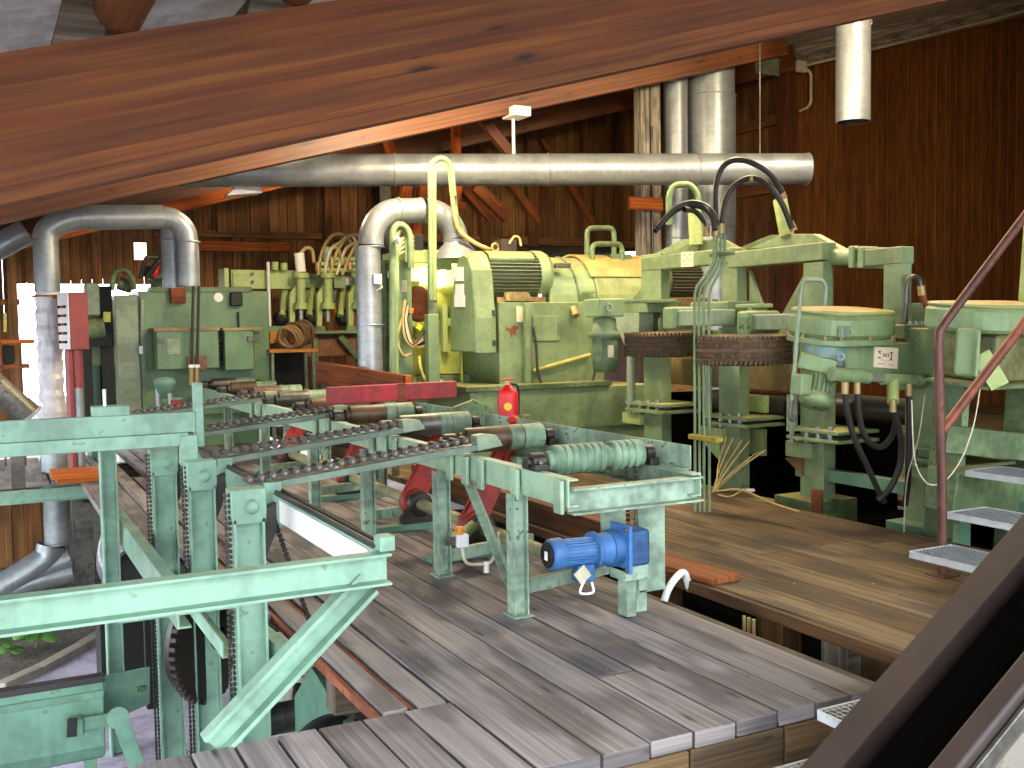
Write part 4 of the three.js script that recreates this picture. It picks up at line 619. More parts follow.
// ================================================================ green machine cabinet behind the end of the conveyor
{
  const Z = -16.3, t = thing('machine_cabinet', 'broad green machine cabinet with two boxes on its front and hydraulics on top', 'machine', [PZ(200, 400, Z)[0], 0, Z - 0.6]);
  const b0 = rectZ(141, 291, 270, 415, Z, 1.2, 0.02); part(t, 'body', [b0, box(PZ(150, 400, Z)[0], PZ(262, 400, Z)[0], 0, 0.5, Z - 1.1, Z - 0.1)], P.cabinet);
  const dd = part(t, 'door', rectZ(117, 295, 140, 420, Z + 0.08, 0.5, 0.02), P.greyGreen, 'grey-green door standing open'); part(dd, 'hinge', cyl(PZ(142, 330, Z + 0.1), PZ(142, 300, Z + 0.1), 0.03, 10), P.greyGreen); part(dd, 'latch', rectZ(139, 346, 143, 354, Z + 0.14, 0.05), M.whiteBox);
  part(t, 'door_post', rectZ(141, 300, 146, 415, Z + 0.05, 0.05), P.cabinet);
  const q1 = part(t, 'front_box', rectZ(157, 330, 219, 369, Z + 0.45, 0.4, 0.015), P.cabinet); part(q1, 'panel', rectZ(167, 339, 180, 355, Z + 0.465, 0.015), P.greyGreen); part(q1, 'lid', rectZ(154, 327.5, 220, 331, Z + 0.48, 0.46), pc(M.paint, 0x9c7a50, 0.8)); part(q1, 'clasp', rectZ(158, 338, 164, 343, Z + 0.49, 0.05), M.steel);
  const q2 = part(t, 'front_box', rectZ(225, 330, 254, 370, Z + 0.45, 0.4, 0.015), P.cabinet); part(q2, 'lid', rectZ(223, 327.5, 262, 330.5, Z + 0.48, 0.46), pc(M.paint, 0x9c8a50, 0.8)); part(q2, 'side', rectZ(254, 332, 260, 366, Z + 0.36, 0.3), P.oliveDark); part(q2, 'clasp', rectZ(248, 336, 255, 341, Z + 0.49, 0.05), M.steel);
  part(t, 'bellows', [...Array(9)].map((_, i) => rectZ(213, 332 + i * 4, 222, 335 + i * 4, Z + 0.3, 0.28)), M.black);
  part(t, 'rust_bracket', rectZ(171, 286, 186, 303, Z + 0.12, 0.12), M.rust); part(t, 'top_rail', rectZ(150, 287, 252, 292, Z + 0.03, 0.3), P.oliveDark);
  part(t, 'pump', cyl(PZ(158, 292, Z - 0.4), PZ(160, 268, Z - 0.4), 0.12, 18), P.oliveDark); part(t, 'pump', turn(PZ(176, 291, Z - 0.4), add(PZ(176, 291, Z - 0.4), [0, 1, 0]), [[0, 0.4], [0.1, 0.36], [0.3, 0.22], [0.42, 0.1], [0.43, 0.01]], 22), P.olive); part(t, 'motor_hump', cyl(PZ(132, 287, Z - 0.2), PZ(118, 283, Z - 0.2), 0.1, 16), P.oliveDark); part(t, 'side_panel', [rectZ(108, 318, 120, 425, Z - 0.2, 0.3), rectZ(100, 300, 122, 330, Z - 0.5, 0.3)], P.oliveDark); part(t, 'valve', [cyl(PZ(152, 276, Z), PZ(157, 266, Z), 0.05, 12), ball(PZ(154, 272, Z), 0.07)], P.redBright); part(t, 'manifold', [rectZ(142, 266, 152, 276, Z - 0.1, 0.2), rectZ(150, 274, 170, 279, Z, 0.15)], M.grease);
  for (const [a, b, c] of [[150, 166, 182], [146, 170, 178], [140, 150, 170]]) part(t, 'hose', tube([PZ(a, 278, Z), PZ((a + b) / 2, 262, Z + 0.1), PZ(b, 257, Z + 0.1), PZ(c, 262, Z), PZ(c + 2, 278, Z - 0.1)], 0.035, 8), M.hose);
  part(t, 'pipe_arch', tube([PZ(112, 290, Z), PZ(114, 275, Z), PZ(124, 270, Z), PZ(132, 278, Z), PZ(134, 290, Z)], 0.04), P.oliveDark);
  for (const x of [193.5, 199]) { const hs = part(t, 'hose', cyl(PZ(x - 2, 366, Z + 0.62), PZ(x, 282, Z + 0.62), 0.022, 8), M.hose); part(hs, 'fitting', cyl(PZ(x - 2, 385, Z + 0.62), PZ(x - 2, 366, Z + 0.62), 0.034, 10), M.brass); part(hs, 'white_cap', cyl(PZ(x - 2, 367.5, Z + 0.62), PZ(x - 2, 364.5, Z + 0.62), 0.045, 10), M.white); }
  part(t, 'hose_bracket', rectZ(188, 356, 207, 370, Z + 0.6, 0.1), P.rustPaint); part(t, 'warning_sticker', rectZ(215, 290, 223, 293, Z + 0.006, 0.006, 0), pc(M.clean, 0xd8b0a0)); part(t, 'warning_sticker', turn(PZ(218.5, 297.5, Z), add(PZ(218.5, 297.5, Z), [0, 0, 1]), [[0, 0.001], [0.0, 0.07], [0.006, 0.07], [0.007, 0.001]], 20), M.white); part(t, 'switch', [rectZ(231, 292, 243, 306, Z + 0.12, 0.12, 0.02), cyl(PZ(238, 312, Z + 0.05), PZ(240, 350, Z + 0.05), 0.015, 8)], M.black); part(t, 'mount', rectZ(226, 287, 238, 300, Z + 0.02, 0.06), P.cabinet);
}
{ const Z = -15.6, t = thing('pump_unit', 'dark green pump unit with a pale cover, left of the machine cabinet', 'pump', [PZ(98, 400, Z)[0], 0, Z]); part(t, 'cover', rectZ(86, 283, 100, 316, Z, 0.4, 0.03), P.greyGreen); part(t, 'motor', cyl(PZ(86, 330, Z), PZ(104, 328, Z), 0.14, 20), P.oliveDark); part(t, 'frame', [rectZ(86, 334, 112, 346, Z, 0.5), rectZ(101, 286, 114, 415, Z - 0.1, 0.2), rectZ(84, 345, 93, 420, Z, 0.3)], M.dark); part(t, 'hydraulic_block', [rectZ(84, 316, 104, 336, Z - 0.2, 0.2), rectZ(90, 346, 116, 366, Z - 0.15, 0.2)], P.oliveDark); part(t, 'panel', rectZ(88, 365, 108, 425, Z - 0.3, 0.2, 0.01), P.sea); part(t, 'sight_glass', cyl(PZ(107, 322, Z + 0.1), PZ(107, 312, Z + 0.1), 0.05, 14), P.yellow); part(t, 'stand', box(PZ(90, 400, Z)[0], PZ(106, 400, Z)[0], 0, PZ(95, 412, Z)[1], Z - 0.5, Z - 0.1), P.sea); }
{ const Z = -14.6, p = PZ(165, 395, Z), t = thing('filter_pot', 'small green round-topped pot with a rusty jar beside the first chain', 'filter', [p[0], 0, Z]); const v = (x, y) => PZ(x, y, Z); part(t, 'pot', turn(v(165, 393), add(v(165, 393), [0, 1, 0]), [[0, 0.02], [0, 0.1], [0.12, 0.14], [0.16, 0.15], [0.2, 0.12], [0.22, 0.02]], 22), P.sea); part(t, 'post', cyl([v(158, 400)[0], 0, Z], [v(158, 400)[0], v(158, 385)[1], Z], 0.03, 10), M.zinc); part(t, 'post', cyl([v(170, 400)[0], 0, Z], [v(170, 400)[0], v(170, 385)[1], Z], 0.03, 10), M.zinc); part(t, 'jar', cyl(v(176, 412), v(176, 400), 0.08, 16), P.redArm); part(t, 'bar', rectZ(156, 398, 182, 402, Z, 0.1), P.sea); }

// ================================================================ row of clamping arms on the far machine
{
  const Z = -17.2, v = (x, y, d = 0) => PZ(x, y, Z + d), t = thing('sizing_machine', 'far pale green machine with a level boom, clamping arms and hoses', 'machine', [v(300, 360)[0], 0, Z]);
  const bm = part(t, 'boom', rectZ(231, 270, 300, 289, Z, 0.4, 0.01), P.oliveLight); part(bm, 'end_plate', [rectZ(224.5, 268, 229, 293, Z + 0.02, 0.5), rectZ(233, 273, 251, 287, Z + 0.03, 0.03)], P.oliveLight); part(bm, 'bolt', [v(252, 274), v(252, 282)].map((p) => bolt(p, [0, 0, 1], 0.03, 0.05)), M.steel);
  part(t, 'carriage', [rectZ(300, 274, 362, 288, Z - 0.1, 0.5, 0.01), rectZ(334, 276, 346, 288, Z + 0.1, 0.2)], P.oliveClean); const pl = part(t, 'sign_plate', rectZ(345, 276, 357, 285, Z + 0.02, 0.02, 0), M.white); void pl;
  for (const [x, k] of [[300, 0], [327, 1], [358, 2]]) {
    const a = part(t, 'clamp_arm', prismZ(polyZ([[x - 2, 276], [x + 3, 280], [x - 8, 297], [x - 9, 326], [x - 14, 326], [x - 14, 295]], Z), Z + 0.12, Z + 0.24), P.oliveLight); part(a, 'shoe', prismZ(polyZ([[x - 16, 326], [x - 7, 326], [x - 6, 331], [x - 17, 331]], Z), Z + 0.08, Z + 0.28), P.oliveDark);
    const c = part(t, 'clamp_cylinder', [cyl(v(x + 1, 277, 0.3), v(x + 1, 303, 0.3), 0.075, 14), cyl(v(x + 1, 303, 0.3), v(x + 1, 309, 0.3), 0.12, 14), cyl(v(x + 1, 273, 0.3), v(x + 1, 278, 0.3), 0.13, 14)], P.oliveLight); part(c, 'rod', cyl(v(x + 1, 302, 0.3), v(x + 1, 322, 0.3), 0.04, 10), M.zinc); part(c, 'air_cylinder', cyl(v(x + 1, 272, 0.2), v(x - 1, 253 - 6 * (k === 1), 0.2), 0.085, 14), k === 0 ? M.white : P.greyGreen);
    part(t, 'housing', prismZ(polyZ([[x - 6, 290], [x + 10, 290], [x + 8, 302], [x + 3, 312], [x - 3, 308]], Z), Z - 0.3, Z, 0.01), P.oliveDark); part(t, 'roller_wheel', turn(v(x - 18 + k * 2, 318, -0.1), v(x - 18 + k * 2, 318, 1), [[0, 0.02], [0, 0.15], [0.2, 0.15], [0.2, 0.02]], 20), M.black); part(t, 'link_rod', cyl(v(x - 18, 316, 0.1), v(x - 14, 284, -0.2), 0.06, 10), P.oliveLight);
    part(t, 'hose', tube([v(x, 254, 0.2), v(x + 6, 248, 0.25), v(x + 12, 250, 0.25), v(x + 14, 262, 0.2)], 0.03), M.hoseTan); part(t, 'orange_drum', turn(v(x + 14, 326, -0.2), add(v(x + 14, 326, -0.2), [0, 1, 0]), [[0, 0.06], [0.12, 0.06], [0.13, 0.15], [0.3, 0.17], [0.33, 0.08], [0.34, 0.01]], 18), P.orangePaint);
  }
  for (let i = 0; i < 5; i++) part(t, 'hose', tube([v(318 + i * 6, 275, 0.3), v(322 + i * 8, 252 - i, 0.3), v(332 + i * 9, 236 + (i % 2) * 6, 0.2), v(346 + i * 6, 236, 0.2), v(356 + i * 4, 252, 0.2), v(360 + i * 2, 268, 0.2)], 0.028), i % 2 ? M.cream : M.hoseTan);
  for (const [y, x0, x1] of [[264, 318, 362], [270, 316, 362], [259, 330, 362]]) part(t, 'manifold_pipe', cyl(v(x0, y, 0.25), v(x1, y, 0.25), 0.04, 10), P.oliveLight);
  part(t, 'fitting', [[318, 262], [332, 258], [342, 256], [350, 262]].map(([x, y]) => cyl(v(x, y + 8, 0.3), v(x, y, 0.3), 0.05, 10)), M.brass);
  part(t, 'bed', [rectZ(262, 331, 365, 334, Z + 0.3, 0.8), rectZ(266, 326, 292, 331, Z + 0.2, 0.3)], P.cabinet); part(t, 'bed_front', rectZ(300, 334, 362, 356, Z + 0.1, 0.1), pc(M.worn, 0x8a5a34, 0.3)); for (const x of [266, 312, 356]) part(t, 'leg', box(v(x, 400)[0], v(x + 5, 400)[0], 0, v(x, 333)[1], Z, Z + 0.15), P.oliveDark); part(t, 'strut', bar(v(340, 336, 0.2), v(358, 358, 0.2), 0.1, 0.06), P.oliveDark);
  part(t, 'end_panel', rectZ(270, 331, 300, 343, Z + 0.36, 0.04), P.orangePaint, 'orange end panel'); part(t, 'conduit', cyl(v(270, 340, 0.1), v(268, 262, 0.1), 0.03, 10), M.whiteBox); part(t, 'conduit', cyl(v(275, 270, 0.1), v(275, 262, 0.1), 0.06, 12), P.oliveLight); part(t, 'conduit', cyl(v(284, 270, 0.1), v(284, 263, 0.1), 0.06, 12), P.oliveLight);
}
{ const Z = -16.2, v = (x, y, d = 0) => PZ(x, y, Z + d), t = thing('side_table', 'low steel table with an orange top below the cable coil', 'table', [v(292, 365)[0], 0, Z]); part(t, 'table_top', rectZ(269, 349, 318, 352.5, Z + 0.05, 0.6), P.orangePaint); for (const x of [273, 314]) for (const d of [0, -0.45]) part(t, 'leg', box(v(x - 1.5, 370)[0], v(x + 1.5, 370)[0], 0, v(x, 352)[1], Z + d - 0.06, Z + d), P.greyGreen); part(t, 'back_panel', box(v(276, 360)[0], v(312, 360)[0], 0.3, v(290, 353)[1], Z - 0.5, Z - 0.46), M.dark);
  const c = v(296, 334, -0.2), cc = thing('cable_coil', 'coil of old brown cable leaning on the orange-topped table', 'cable', [c[0], v(296, 349)[1], c[2]]), loops = []; for (let i = 0; i < 15; i++) loops.push(uvBox(new THREE.TorusGeometry(0.15 + 0.06 * rnd(), 0.022, 6, 26).rotateX(rr(-0.3, 0.3)).rotateY(-0.75 + rr(-0.3, 0.3)).rotateZ(0.3).translate(c[0] + (i - 7) * 0.026, v(296, 349)[1] + 0.22 + (i - 7) * 0.006, c[2] - (i - 7) * 0.022)));
  part(cc, 'winding', loops.slice(0, 6), std({ color: 0x9a7a52, roughness: 0.9 })); part(cc, 'winding', loops.slice(6), std({ color: 0x6a5238, roughness: 0.9 })); }
// side boards of the trough beyond the conveyor
{ const A = PZ(318, 372, -14), B = PZ(406, 388, -11.4), t = thing('trough_board', 'rusty brown trough side board beyond the red bar', 'board', [A[0], 0, A[2]]); part(t, 'board', bar(A, B, 0.3, 0.07), wood('raw', 0xa87448)); part(t, 'stake', [0.1, 0.9].map((f) => { const p = A.map((a, i) => a + (B[i] - a) * f); return box(p[0] - 0.04, p[0] + 0.04, 0, p[1] + 0.1, p[2] - 0.1, p[2] - 0.04); }), M.steel); part(t, 'end_cleat', box(B[0] - 0.02, B[0] + 0.06, B[1] - 0.15, B[1] + 0.15, B[2] - 0.05, B[2] + 0.06), M.rawOrange); }

// ================================================================ saw housing with the lit bay
{
  const Z = -13.0, v = (x, y, d = 0) => PZ(x, y, Z + d), t = thing('saw_housing', 'tall green saw housing with an open lit bay full of hoses', 'machine', [v(415, 390)[0], 0, Z - 0.6]);
  const cb = part(t, 'cabinet', [rectZ(383, 260, 413, 420, Z - 0.1, 0.9, 0.015)], P.olive); part(cb, 'slot', [rectZ(386, 263, 391, 291, Z - 0.08, 0.03), rectZ(387, 336, 391, 366, Z - 0.08, 0.03)], P.oliveDark); part(cb, 'sticker', rectZ(402, 280, 407, 292, Z - 0.092, 0.006, 0), pc(M.clean, 0xd8cdb0)); part(cb, 'handle', cyl(v(389, 271, 0.02), v(389, 278, 0.02), 0.025, 8), M.white);
  part(t, 'pillar', rectZ(395, 259, 400, 420, Z + 0.1, 0.2), P.olive); part(t, 'back_panel', rectZ(411, 256, 478, 420, Z - 0.9, 0.1), P.oliveLight);
  part(t, 'roof_plate', [rectZ(408, 250, 478, 263, Z, 1, 0.01)], P.oliveLight); part(t, 'roof_edge', rectZ(436, 259, 452, 270, Z + 0.02, 0.3), P.oliveLight); part(t, 'inner_plate', rectZ(411, 281, 420, 300, Z - 0.4, 0.06), P.yellow);
  const dr = part(t, 'drum', cyl(v(419, 304, -0.3), v(452, 300, -0.5), 0.25, 26), P.yellow, 'yellow-green drum'); part(dr, 'drum_face', turn(v(419, 304, -0.29), v(410, 305, -0.2), [[0, 0.25], [0.03, 0.25], [0.03, 0.19], [0.035, 0.18], [0.035, 0.001]], 26), M.rust);
  part(t, 'lower_body', [rectZ(416, 326, 452, 350, Z - 0.5, 0.2, 0.02), rectZ(440, 345, 462, 374, Z - 0.2, 0.4, 0.02), cyl(v(417, 360, -0.3), v(440, 358, -0.5), 0.22, 20)], P.yellow); part(t, 'tie_bar', rectZ(443, 305, 448, 352, Z - 0.1, 0.1), P.oliveLight); part(t, 'tie_bar', rectZ(461, 350, 463, 384, Z + 0.2, 0.05), P.yellow); part(t, 'plinth', rectZ(413, 376, 470, 420, Z, 0.9), P.oliveDark);
  part(t, 'guide_post', [rectZ(428.5, 314, 440, 384, Z + 0.28, 0.14, 0.012)], P.olive); part(t, 'guide_post', rectZ(429.5, 265, 437, 316, Z + 0.26, 0.08, 0.01), P.olive);
  part(t, 'hose_pipe', pipe([v(431, 300, 0.3), v(430, 164, 0.3), v(437, 158, 0.3), v(446, 158, 0.3), v(452, 168, 0.3), v(454, 196, 0.3)], 0.034, 0.12, 12), P.oliveClean); part(t, 'hose_pipe', pipe([v(434.5, 300, 0.26), v(434, 170, 0.26), v(440, 164, 0.26), v(446, 165, 0.26), v(450, 172, 0.26), v(452, 196, 0.26)], 0.03, 0.1, 12), P.oliveLight);
  part(t, 'hose', tube([v(452, 192, 0.28), v(454, 212, 0.3), v(459, 230, 0.3), v(470, 240, 0.3), v(488, 249, 0.3), v(500, 250, 0.2)], 0.03), M.hoseTan);
  part(t, 'hose', tube([v(455, 192, 0.24), v(457, 214, 0.26), v(463, 232, 0.26), v(476, 243, 0.26), v(492, 250, 0.2)], 0.024), P.oliveDark);
  part(t, 'pipe_arch', pipe([v(392.5, 380, 0.2), v(392.5, 232, 0.2), v(396, 224, 0.2), v(404, 225, 0.2), v(410, 234, 0.2), v(411, 268, 0.2)], 0.045, 0.14, 12), P.olive); part(t, 'pipe_arch', pipe([v(396, 380, 0.15), v(396, 236, 0.15), v(400, 229, 0.15), v(405, 231, 0.15), v(407, 238, 0.15), v(407, 262, 0.15)], 0.035, 0.12, 12), P.oliveClean);
  const va = part(t, 'valve_block', rectZ(413, 234, 424, 252, Z, 0.25, 0.02), M.dark); for (let i = 0; i < 4; i++) part(va, 'port', cyl(v(413, 237 + i * 4, 0.05), v(409, 238 + i * 4, 0.08), 0.03, 8), M.brass);
  for (let i = 0; i < 4; i++) part(t, 'hose', tube([v(412, 237 + i * 4, 0.06), v(406, 236 + i * 5, 0.12), v(400, 242 + i * 4, 0.14), v(396, 252 + i * 2, 0.1)], 0.02), i % 2 ? M.hoseTan : M.cream);
  part(t, 'pale_hose_ends', turn(v(397, 240, 0.3), v(394, 238, 1), [[0, 0.01], [0, 0.05], [0.08, 0.045], [0.1, 0.02]], 18), M.white);  // white blob standing in for blurry hose fittings, gives no light
  for (let i = 0; i < 5; i++) part(t, 'hose', tube([v(405 + i, 300 + i * 3, 0.05), v(403 + i, 320, 0.12), v(405 + i * 2, 338 + i, 0.14), v(414 + i, 347 - i * 2, 0.12), v(426, 346 - i * 4, 0.05)], 0.022), [M.hoseTan, M.hose, M.cream, M.hoseTan, M.hose][i]);
  part(t, 'hose', tube([v(402, 318, 0.1), v(397, 340, 0.16), v(403, 355, 0.16), v(411, 354, 0.1)], 0.02), M.hoseTan); part(t, 'hose', tube([v(419, 356, 0.1), v(421, 370, 0.14), v(428, 382, 0.14), v(442, 381, 0.1)], 0.024), P.yellow);
  part(t, 'fitting', [[411, 310], [415, 343], [412, 341]].map(([x, y]) => cyl(v(x, y + 3, 0.12), v(x, y - 2, 0.12), 0.035, 10)), P.orangePaint); part(t, 'fitting', cyl(v(418, 330, 0.05), v(421, 326, 0.05), 0.05, 10), pc(M.clean, 0xe8d020));
}
{ // big motor, belt guard and drum housing
  const Z = -12.0, v = (x, y, d = 0) => PZ(x, y, Z + d), t = thing('main_motor', 'large green finned motor with a tapered belt guard on its left', 'motor', [v(520, 300)[0], 0.9, Z - 0.4]);
  const X0 = v(475, 300)[0], X1 = v(496, 300)[0], gp = [[450, 351], [476, 353], [475.5, 318], [474, 300], [472, 270], [468, 257], [463, 254], [458, 258], [454, 275], [450, 305]].map(([x, y]) => PX(x, y, X0)).map((p) => [p[2], p[1]]);
  const gd = part(t, 'belt_guard', prismX(gp, X0, X1, 0.02), P.olive); const fr = part(gd, 'sign_plate', prismX([[456, 267], [464, 267], [464, 281], [456, 281]].map(([x, y]) => PX(x, y, X0)).map((p) => [p[2], p[1]]), X0 - 0.012, X0 - 0.004, 0), M.white); void fr;
  part(gd, 'sign_plate', prismX([[456, 284], [464, 284], [464.5, 295], [465.5, 297], [465.5, 307], [455, 307], [455, 296], [456, 294]].map(([x, y]) => PX(x, y, X0)).map((p) => [p[2], p[1]]), X0 - 0.012, X0 - 0.004, 0), M.white); part(gd, 'latch', rectZ(493, 310, 496, 316, Z + 0.02, 0.05), M.steel); part(gd, 'latch', rectZ(493, 340, 496, 346, Z + 0.02, 0.05), M.steel);
  const c = (x) => [v(x, 274)[0], v(526, 275, -0.25)[1], Z - 0.4], r = 0.31, e = [99, c(0)[1], Z - 0.4];
  part(t, 'end_bell', turn(c(484), e, [[0, 0.1], [0, r * 0.8], [0.05, r * 1.0], [0.14, r * 1.02], [0.15, r * 0.9]], 32), P.oliveClean);
  const fin = [cyl(c(494), c(549), r * 0.9, 32)]; for (let i = 0; i < 40; i++) { const a = i / 40 * Math.PI * 2, o = [0, Math.sin(a) * r * 0.96, Math.cos(a) * r * 0.96]; fin.push(bar(add(c(494), o), add(c(549), o), r * 0.16, 0.012, 0, [0, Math.sin(a) + 0.003, Math.cos(a)])); } part(t, 'finned_body', fin, pc(M.paint, 0x6a7458, 0.4)); part(t, 'top_saddle', turn(c(493), e, [[0, r * 1.06], [0.66, r * 1.06]], 32).translate(0, 0.0, 0).applyMatrix4(new THREE.Matrix4().makeTranslation(0, -c(0)[1] - 0.24, 0)).applyMatrix4(new THREE.Matrix4().makeScale(1, 0.35, 0.92)).applyMatrix4(new THREE.Matrix4().makeTranslation(0, c(0)[1] + 0.29, -(Z - 0.4) * 0.92 + (Z - 0.4))), P.oliveClean);
  part(t, 'fan_cowl', turn(c(545), e, [[0, r * 0.96], [0, r * 1.08], [0.12, r * 1.08], [0.19, r * 0.98], [0.22, r * 0.7], [0.22, 0.02]], 34), P.oliveClean);
  part(t, 'eye_bolt', uvBox(new THREE.TorusGeometry(0.05, 0.016, 8, 18).translate(v(509, 243)[0], v(509, 245)[1], Z - 0.4)), M.brass); part(t, 'eye_stem', cyl([v(509, 243)[0], v(509, 249)[1], Z - 0.4], [v(509, 243)[0], v(509, 256)[1], Z - 0.4], 0.016, 8), M.brass); part(t, 'cable', tube([v(509, 244, -0.3), v(514, 237, -0.3), v(519, 238, -0.3), v(521, 246, -0.3)], 0.018), M.hoseTan); part(t, 'terminal_box', box(v(512, 240)[0], v(528, 240)[0], c(0)[1] + 0.27, v(520, 240, -0.4)[1], Z - 0.6, Z - 0.3, 0.02), M.darkBrown);
  part(t, 'foot_rail', rectZ(497, 297, 546, 302, Z - 0.1, 0.6), pc(M.worn, 0x9a7f55, 0.5)); part(t, 'bolt', [506, 512, 540].map((x) => bolt(v(x, 297, -0.12), [0, 1, 0], 0.03, 0.04)), M.white); part(t, 'foot_bracket', prismZ(polyZ([[508, 292], [530, 292], [537, 301], [508, 301]], Z), Z - 0.12, Z - 0.06), pc(M.worn, 0xa8935c, 0.6));
}
{ const Z = -12.05, v = (x, y, d = 0) => PZ(x, y, Z + d), t = thing('chipper_body', 'green machine body with a half-round dusty drum cover and hoop rails', 'machine', [v(560, 390)[0], 0, Z - 0.7]);
  part(t, 'box', [rectZ(529, 302, 604, 388, Z, 1.3, 0.015)], P.olive); part(t, 'side_box', rectZ(499, 302, 529, 388, Z - 0.02, 1.2, 0.012), P.olive); const dr = part(t, 'access_door', rectZ(533, 316, 560, 341, Z + 0.02, 0.03, 0.006), P.olive); part(dr, 'hinge', rectZ(558, 322, 561, 334, Z + 0.035, 0.03), P.oliveDark);
  part(t, 'sign_plate', rectZ(516.5, 306.5, 526.5, 322, Z + 0.0, 0.012, 0), pc(M.clean, 0xd9cfb0)); part(t, 'rust_patch', prismZ(polyZ([[507, 327], [511, 329], [514, 325], [519, 327], [516, 331], [517, 336], [514, 333], [512, 338], [510, 331], [506, 330]], Z), Z - 0.018, Z - 0.014, 0), M.rust); part(t, 'corner_post', rectZ(526.5, 303, 531, 415, Z + 0.09, 0.08, 0.006), P.olive); part(t, 'cable_run', tube([v(533, 327, 0.1), v(536, 345, 0.1), v(538, 372, 0.1), v(546, 392, 0.12), v(562, 404, 0.14), v(578, 406, 0.14), v(590, 390, 0.12), v(596, 366, 0.1)], 0.018), M.hose); part(t, 'diagonal_pipe', cyl(v(533, 371, 0.05), v(590, 355, 0.05), 0.03, 10), pc(M.paint, 0xa8a058)); part(t, 'stud', cyl(v(573, 308, 0), v(576, 316, 0.1), 0.05, 10), M.brass);
  part(t, 'plinth', [rectZ(470, 388, 650, 430, Z + 0.25, 1.6, 0.02), box(v(470, 430)[0], v(650, 430)[0], 0, 0.6, Z - 1.3, Z + 0.2)], P.olive); part(t, 'plinth_rim', rectZ(466, 384, 612, 389, Z + 0.3, 1.7), P.oliveDark); part(t, 'plinth_post', rectZ(526, 415, 531.5, 470, Z + 0.4, 0.1), P.olive);
  const Xa = v(553, 302)[0], Xb = v(600, 302)[0], Xc = v(668, 302)[0], yc = v(590, 303)[1], R = 0.66, zc = Z - 0.72, arc = (r, a0 = 0, a1 = Math.PI, n = 18) => [...Array(n + 1)].map((_, i) => { const a = a0 + (a1 - a0) * i / n; return [zc + Math.cos(a) * r, yc + Math.sin(a) * r]; });
  part(t, 'drum_housing', prismX(arc(R), Xa, Xb, 0.02), P.oliveClean); part(t, 'drum_cover', prismX(arc(R + 0.02), Xb, Xc, 0.02), pc(M.paint, 0x93a068, 0.9)); part(t, 'drum_lid', prismX([...arc(R + 0.045, 0.55, 1.9), ...arc(R + 0.02, 0.55, 1.9).reverse()], v(596, 290)[0], Xc + 0.1, 0.003), pc(M.clean, 0xb7a468, 0.8), 'dusty tan cover sheet'); part(t, 'clasp', rectZ(556, 263, 571, 268, Z - 0.05, 0.06), M.steel); part(t, 'ledge', rectZ(586, 290, 598, 293, Z + 0.06, 0.1), P.oliveClean); part(t, 'vertical_seam', prismX(arc(R + 0.015, 0, 1.5), Xa + 0.42, Xa + 0.45, 0.003), P.oliveDark);
  for (const [x0, x1, yt, d] of [[587, 614, 228, -0.7], [592, 622, 244, -0.4]]) part(t, 'hoop_rail', pipe([v(x0, 266, d), v(x0, yt, d), v(x1, yt, d), v(x1, 270, d)], 0.04, 0.1, 10), P.oliveDark); part(t, 'hoop_foot', rectZ(612, 254, 632, 261, Z - 0.4, 0.3), P.oliveDark); }
